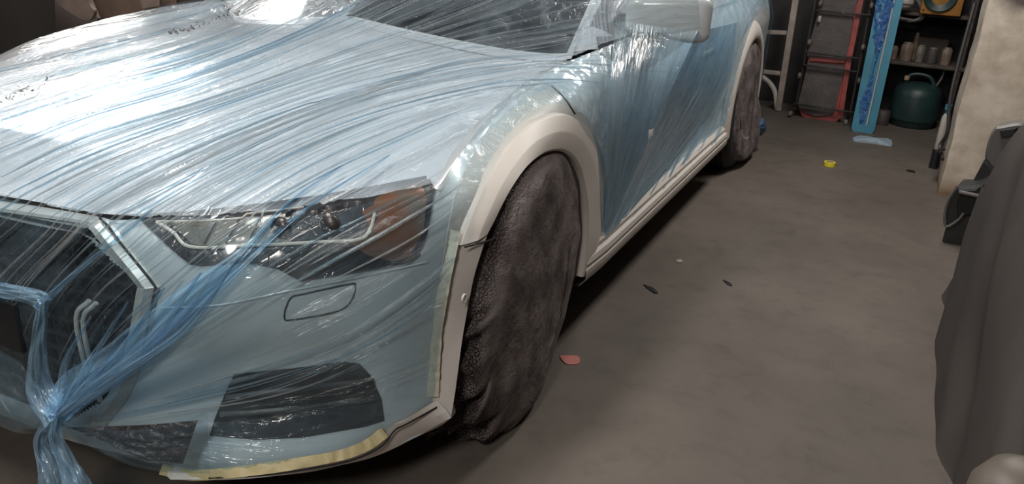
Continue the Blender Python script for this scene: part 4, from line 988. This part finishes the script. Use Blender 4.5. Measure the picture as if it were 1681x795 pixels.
can(1464, .10, .026, 'tin_can', 'narrow brown can at the left end of the lower shelf', None, m=M['jar'])
can(1485, .135, .044, 'glass_jar', 'widest dusty jar, second from left on the shelf', None)
can(1508, .125, .030, 'tin_can', 'shiny pale can between the wide jar and the dark tin', None, m=M['tin'])
can(1529, .115, .034, 'paint_tin', 'dull dark tin in the middle right of the shelf', None, m=M['pad'])
can(1552, .125, .034, 'glass_jar', 'grey jar with pale lid at the right end of the shelf', None)
can(1497, .20, .020, 'spray_bottle', 'tall thin bottle standing behind the row of jars', None, dy=.12)
o = item(MB().box((Y(1533, 68, ys+.1)[0], ys+.10, z1+.085), (.20, .10, .17), None, .004), 'cardboard_box', mat('dark_card', (.06, .048, .04), .9), 'dark cardboard box behind the jars on the shelf', 'box')
# hose coil hanging above the jars
hc = MB(); P0 = Y(1492, 16, ys-.1)
pts = []
for k in range(90):
    a = -math.pi*1.05+k/89*math.pi*2*1.9; r = .075+.010*math.sin(k*.4)+.02*k/89
    pts.append(P0+np.array([r*math.cos(a)*1.15, .012*math.sin(k)*.5-.10+.03*k/89, r*math.sin(a)*.9+.0]))
tag(hc.tube(pts, .011, 8).build('hose_coil', M['hose']), 'grey hose coiled below the upper shelf beside the blue channel', 'hose')
hel = thing('work_light', Y(1487, 8, ys-.2), 'small off-white rounded lamp head on the upper shelf beside the blue channel', 'lamp')
P = Y(1487, 4, ys-.2); tb(MB().sph(P, (.055, .05, .05), 24, 14), 'shell', M['white'], hel); tb(MB().lathe([(.05, -.004), (.056, 0), (.05, .004)], P-(0, 0, .01), 'z', 24), 'rim', M['hose'], hel)
# orange fan box
yb = thing('orange_machine', Y(1540, 20, ys-.22), 'orange metal box with round dark green dish on the upper shelf', 'machine')
a = Y(1511, 14, ys-.25); b = Y(1577, 26, ys-.25); zc = z2
tb(MB().box(((a[0]+b[0])/2, ys-.12, zc+.17), (b[0]-a[0], .26, .34), None, .012), 'casing', M['yellow'], yb)
pc = Y(1545, -6, ys-.26); tb(MB().lathe([(.001, .015), (.06, .01), (.085, -.006), (.10, -.012), (.108, -.008), (.11, .004)], pc, 'y', 40), 'round_dish', M['green'], yb)
for px, py in ((1516, 16), (1570, 27)): tb(MB().sph(Y(px, py, ys-.255), .005, 8, 6), 'screw', M['black'], yb)
# green tank with handle
tc_ = Y(1500, 214, 4.86); tk = thing('green_tank', tc_, 'round dark green tank with top handle under the shelf', 'tank')
cx, cy = (Y(1458, 180, 4.9)[0]+Y(1545, 180, 4.9)[0])/2, 4.98; r = (Y(1545, 180, 4.9)[0]-Y(1458, 180, 4.9)[0])/2*.98
tb(MB().lathe([(.001, .005), (r*.80, .005), (r*.86, .02), (r*.9, .045), (r*.985, .06), (r, .08), (r, .20), (r*.985, .215), (r*.985, .235), (r*.93, .275), (r*.80, .305), (r*.55, .325), (r*.2, .335), (.001, .335)], (cx, cy, 0), 'z', 48), 'drum', M['green'], tk)
tb(MB().tube(cr([(cx-.10, cy-.03, .31), (cx-.085, cy-.03, .375), (cx-.02, cy-.03, .395), (cx+.06, cy-.03, .375), (cx+.11, cy-.03, .29)], 24), .014, 10), 'handle', M['green'], tk)
tb(MB().lathe([(.001, .03), (.016, .03), (.018, .025), (.018, 0), (.001, 0)], (cx-.10, cy-.05, .345), 'z', 16), 'cap', mat('tan_cap', (.30, .22, .13), .6), tk)
tb(MB().tube(cr([(cx+.10, cy-.02, .30), (cx+.13, cy-.02, .38), (cx+.135, cy, .46), (cx+.12, cy+.05, .55)], 16), .008, 8), 'hose', M['hose'], tk)
item(MB().lathe([(.001, 0), (.05, 0), (.052, .01), (.052, .10), (.045, .11), (.001, .11)], (Y(1450, 185, 4.8)[0], 4.86, 0), 'z', 20), 'paint_pot', M['pad'], 'small brown pot on the floor left of the green tank', 'pot')
# clutter against the pier
bt = thing('gas_bottle', Y(1552, 235, 3.75), 'slim white and blue bottle tucked against the cream pier', 'bottle')
c0 = Y(1550, 205, 3.7); tb(MB().lathe([(.001, .12), (.022, .12), (.024, .125), (.024, .32), (.015, .345), (.001, .345)], (c0[0], 3.7, -.0), 'z', 16), 'body', M['white'], bt)
tb(MB().lathe([(.001, 0), (.027, 0), (.027, .12), (.001, .12)], (c0[0], 3.7, 0), 'z', 16), 'base', M['black'], bt)
tb(MB().lathe([(.012, .345), (.012, .37), (.02, .37), (.02, .40), (.001, .40)], (c0[0], 3.7, 0), 'z', 12), 'valve', M['blue'], bt)
pr_ = thing('pry_bar', Y(1556, 240, 3.55), 'long black bar standing upright along the cream pier', 'bar')
tb(MB().tube(cr([Y(1548, 262, 3.3), Y(1543, 240, 3.4), Y(1556, 215, 3.4), Y(1562, 150, 3.45), Y(1600, 5, 3.6)], 30), .010, 8), 'shaft', M['steel_black'], pr_)
tb(MB().tube(cr([Y(1536, 252, 3.3), Y(1541, 246, 3.3), Y(1550, 245, 3.35)], 8), .009, 8), 'hooked_foot', M['steel_black'], pr_)

# floor items
def ring(c, r0, r1, h, mside, mtop, nm):
    e = empty('tape_roll', (c[0], c[1], 0), 'roll of yellow tape lying on the open floor', 'tape roll')
    o = MB().lathe([(r0, .002), (r1, .002), (r1, h), (r0+.004, h), (r0, h), (r0, .002)], (0, 0, 0), 'z', 40).build('tape', mside); o.parent = e
    o = MB().lathe([(r0-.0005, .001), (r0-.0005, h+.001), (r0-.003, h+.001), (r0-.003, .001), (r0-.0005, .001)], (0, 0, 0), 'z', 40).build('core', mtop); o.parent = e
c_ = at(1361, 273, 2, 0); ring(c_, .024, .034, .028, mat('yellow_tape', (.72, .60, .03), .45), mat('card_core', (.45, .33, .24), .8), 'tape_roll')
def flatpoly(name, pix, th, m, label, cat, amp=.004):
    pix = dens(pix+[pix[0]], 3)[:-1]; n = len(pix); A = [at(p[0], p[1], 2, 0)+np.array([0, 0, .002+th+amp*abs(pnoise(Vector((p[0]*.2, p[1]*.2, 2))))]) for p in pix]; c = np.mean(A, 0)+(0, 0, amp)
    B = [np.array([a[0], a[1], .001]) for a in A]
    V = A+B+[c]; F = [(i, (i+1) % n, 2*n) for i in range(n)]+[(i, n+i, n+(i+1) % n, (i+1) % n) for i in range(n)]
    return tag(MB().add(V, F).build(name, m), label, cat)
flatpoly('film_scrap', [(1399, 229), (1412, 225), (1440, 231), (1460, 232), (1464, 241), (1456, 240), (1430, 236), (1403, 233)], .006, mat('pale_blue_scrap', (.30, .37, .44), .4, bump=.8, bscale=60), 'crumpled pale blue strip on the floor before the green tank', 'scrap', .02)
flatpoly('sandpaper_piece', [(919, 585), (948, 586), (950, 598), (932, 599), (922, 592)], .001, mat('red_sandpaper', (.42, .15, .13), .8), 'small pinkish red scrap on the floor by the front wheel', 'scrap', .003)
flatpoly('dirt_flake', [(1488, 279), (1500, 281), (1502, 284), (1490, 282)], .001, M['black'], 'short dark sliver on the floor before the cream pier', 'debris', .002)
flatpoly('grit_flake', [(1110, 428), (1118, 427), (1120, 431), (1112, 432)], .001, mat('tan_flake', (.30, .25, .2), .8), 'tiny pale flake on the floor beside the sill', 'debris', .002)
flatpoly('leaf_debris', [(1056, 468), (1072, 474), (1080, 482), (1074, 482), (1062, 474)], .001, M['black'], 'thin dark curl on the floor in mid aisle, nearest the car', 'debris', .003)
flatpoly('dirt_flake', [(1186, 460), (1196, 464), (1202, 470), (1194, 468)], .001, M['black'], 'thin dark curl on the floor in mid aisle, farther from the car', 'debris', .002)

# ------------------------------------------------------------------ console part leaning by the pier
cn = thing('console_trim', at(1565, 425, 2, .0), 'grey and black car console trim leaning against the cream pier', 'car part')
M['con_grey'] = mat('console_grey', (.13, .12, .118), .5); M['con_black'] = mat('console_black', (.022, .022, .023), .55)
def CNf(y): return lambda px, py, f=0: Y(px, py, y)-np.array([0, f, 0])
yc = 2.30
def hull(polyF, y, depth, nm, m, bev=.012):
    n = len(polyF); a = [Y(*p, y) for p in polyF]; c = np.mean(a, 0); a2 = [p+(c-p)*.10+np.array([0, -.012, 0]) for p in a]; b = [p+np.array([.03, depth, 0]) for p in a]
    return tb(MB().add(a2+a+b, [tuple(range(n)), tuple(range(2*n, 3*n))[::-1]]+[(i, (i+1) % n, n+(i+1) % n, n+i) for i in range(n)]+[(n+i, n+(i+1) % n, 2*n+(i+1) % n, 2*n+i) for i in range(n)]), nm, m, cn)
hull(dens([(1622, 268), (1617, 258), (1622, 232), (1631, 212), (1642, 207), (1690, 205), (1690, 262), (1650, 272), (1628, 276)], 8), yc+.1, .12, 'grey_housing', M['con_grey'])
hull([(1641, 214), (1668, 210), (1664, 222), (1644, 226)], yc+.085, .01, 'slot', M['con_black'])
hull([(1616, 262), (1632, 276), (1600, 330), (1590, 350), (1575, 340), (1594, 303)], yc+.08, .08, 'neck', M['con_black'])
hull([(1634, 276), (1640, 278), (1608, 335), (1602, 330)], yc+.06, .02, 'light_edge', M['white'])
hull(dens([(1572, 305), (1603, 304), (1640, 290), (1640, 360), (1600, 400), (1566, 432), (1545, 418), (1547, 395), (1553, 370), (1553, 350), (1560, 325)], 8), yc-.05, .14, 'tray', M['con_grey' if 0 else 'con_black'])
hull([(1576, 312), (1604, 310), (1612, 330), (1594, 352), (1572, 358), (1570, 335)], yc-.066, .01, 'cup_recess', M['gap'])
tb(MB().tube([Y(1574, 315, yc-.09), Y(1606, 322, yc-.09)], .009, 8), 'recess_bar', M['con_grey'], cn)
tb(MB().tube([Y(*p, yc-.08) for p in dens([(1572, 305), (1558, 326), (1551, 350), (1553, 372), (1572, 362), (1582, 350)], 6)], .006, 8), 'tray_rim', M['con_grey'], cn)

# ------------------------------------------------------------------ cloth-covered car on the right
M['drape'] = mat('grey_dust_sheet', (.078, .068, .064), .9, spec=.1, var=.10, vscale=4, bump=.15, bscale=90, dist=.003)
ny, nw = 200, 120; V = []; U = []
ycs = np.linspace(1.50, -2.6, ny)
prof = np.array([(2.03, 0), (2.04, .12), (2.055, .35), (2.08, .58), (2.13, .76), (2.25, .87), (2.5, .93), (2.9, .97), (3.4, .99), (3.9, .99)])
pf = cr(prof, nw)
for i, y in enumerate(ycs):
    ty = min(1, max(0, (1.50-y)/.22)); e = math.sin(ty*math.pi/2)
    for j, (x, z) in enumerate(pf):
        s = j/(nw-1); side = max(0, 1-z/.9)
        fold = math.sin((y*6.0-z*6.5)+1.6*pnoise(Vector((y*1.3, z*2, 3))))
        rid = max(0, fold)**2*.035+.006*pnoise(Vector((y*4, z*2.6+y, 1)))
        xx = x+rid*(1-s)*(.35+side)+(1-e)*.02; zz = z*(1-.16*(1-e)*(s > .3))*1.0+.010*pnoise(Vector((x*4, y*4, 7)))*(s > .35)
        V.append((xx, y+.02*(1-e), max(.003, zz)))
F = grid_faces(ny, nw)
# end face of the draped shape
n0 = len(V)
for k in range(1, 14):
    t_ = k/13
    for j in range(nw):
        x, y, z = V[j]; V.append((x, y+.03+.02*math.sin(x*20)*t_, z*(1-t_)+.003*t_))
for k in range(13):
    for j in range(nw-1):
        a = j if k == 0 else n0+(k-1)*nw+j; b = a+1; c = n0+k*nw+j; F.append((a, b, c+1, c))
o = MB().add(V, F).build('dust_sheet', M['drape']); tag(o, 'grey dust sheet draped over the bulky shape at the right edge', 'dust sheet')
# rounded beige stool at the lower right corner
st = thing('padded_stool', (1.9, -.95, 0), 'beige rounded padded stool top in the lower right corner', 'stool')
ct = at(1688, 800, 2, .80)
tb(MB().lathe([(.001, .022), (.02, .021), (.038, .012), (.05, -.01), (.052, -.04), (.045, -.07), (.001, -.07)], (ct[0], ct[1], .80), 'z', 40), 'seat', mat('beige_vinyl', (.095, .078, .064), .5), st)
tb(MB().tube([(ct[0], ct[1], .0), (ct[0], ct[1], .74)], .022, 12), 'column', M['steel_black'], st)
tb(MB().lathe([(.001, .03), (.04, .03), (.06, .012), (.06, 0), (.001, 0)], (ct[0], ct[1], 0), 'z', 24), 'base', M['steel_black'], st)

# ------------------------------------------------------------------ far left background
M['leather'] = mat('brown_sheet', (.11, .082, .072), .7, var=.2, vscale=6, bump=.2)
M['greybrown'] = mat('grey_brown_sheet', (.13, .105, .098), .75, var=.15, vscale=5)
yl = 2.6
def farpoly(name, pix, y, th, m, label, cat):
    n = len(pix); a = [Y(*p, y) for p in pix]; a = [np.array(p) for p in a]; b = [p+np.array([0, th, 0]) for p in a]
    return tag(MB().add(a+b, [tuple(range(n)), tuple(range(n, 2*n))[::-1]]+[(i, (i+1) % n, n+(i+1) % n, n+i) for i in range(n)]).build(name, m), label, cat)
farpoly('brown_panel', [(140, -20), (290, -20), (290, 70), (140, 80)], yl+.4, .03, mat('dark_brown_board', (.075, .048, .036), .7, var=.12), 'dark brown board standing behind the hood at far left', 'board')
farpoly('grey_panel', [(36, 80), (32, -60), (120, -60), (160, 30), (150, 80)], yl+.2, .03, M['greybrown'], 'grey-brown sheet panel standing left of the brown board', 'panel')
farpoly('rounded_flap', dens([(85, -40), (93, 2), (120, 24), (140, 33), (150, 30), (154, 18), (146, 4), (140, -40)], 6), yl, .03, M['leather'], 'rounded brown flap hanging in front of the grey-brown panel', 'flap')
farpoly('dark_cabinet', [(-12, 120), (-12, -60), (28, -60), (36, 90)], yl-.3, .3, mat('near_black', (.022, .02, .018), .6), 'near black cabinet at the far left edge', 'cabinet')
farpoly('leaning_board', [(225, -20), (234, 14), (262, 10), (262, -20)], yl+.3, .02, M['leather'], 'small brown board corner rising beside the dark brown board', 'board')

# ceiling tube fixtures
for i, (x, y, z, Ln, p, wdt) in enumerate(LAMPS):
    nm = ['above the front of the car', 'above the car doors', 'over the far left floor', 'at the front end of the room']
    e = empty('ceiling_tube_lamp', (x, y, z), 'white ceiling tube lamp '+nm[i], 'lamp', 'ceiling tube lamps')
    tb(MB().box((x, y, z+.03), (wdt*.9, Ln, .05), None, .006), 'housing', M['white'], e)
    tb(MB().box((x, y, z+.16), (.03, .03, .22)), 'hanger', M['white'], e)
    for dx in (-wdt*.25, wdt*.25): tb(MB().tube([(x+dx, y-Ln/2+.02, z-.015), (x+dx, y+Ln/2-.02, z-.015)], .013, 10), 'tube', mat('tube_glow', (1, 1, 1), .4, emis=(1, .97, .92), est=6), e)
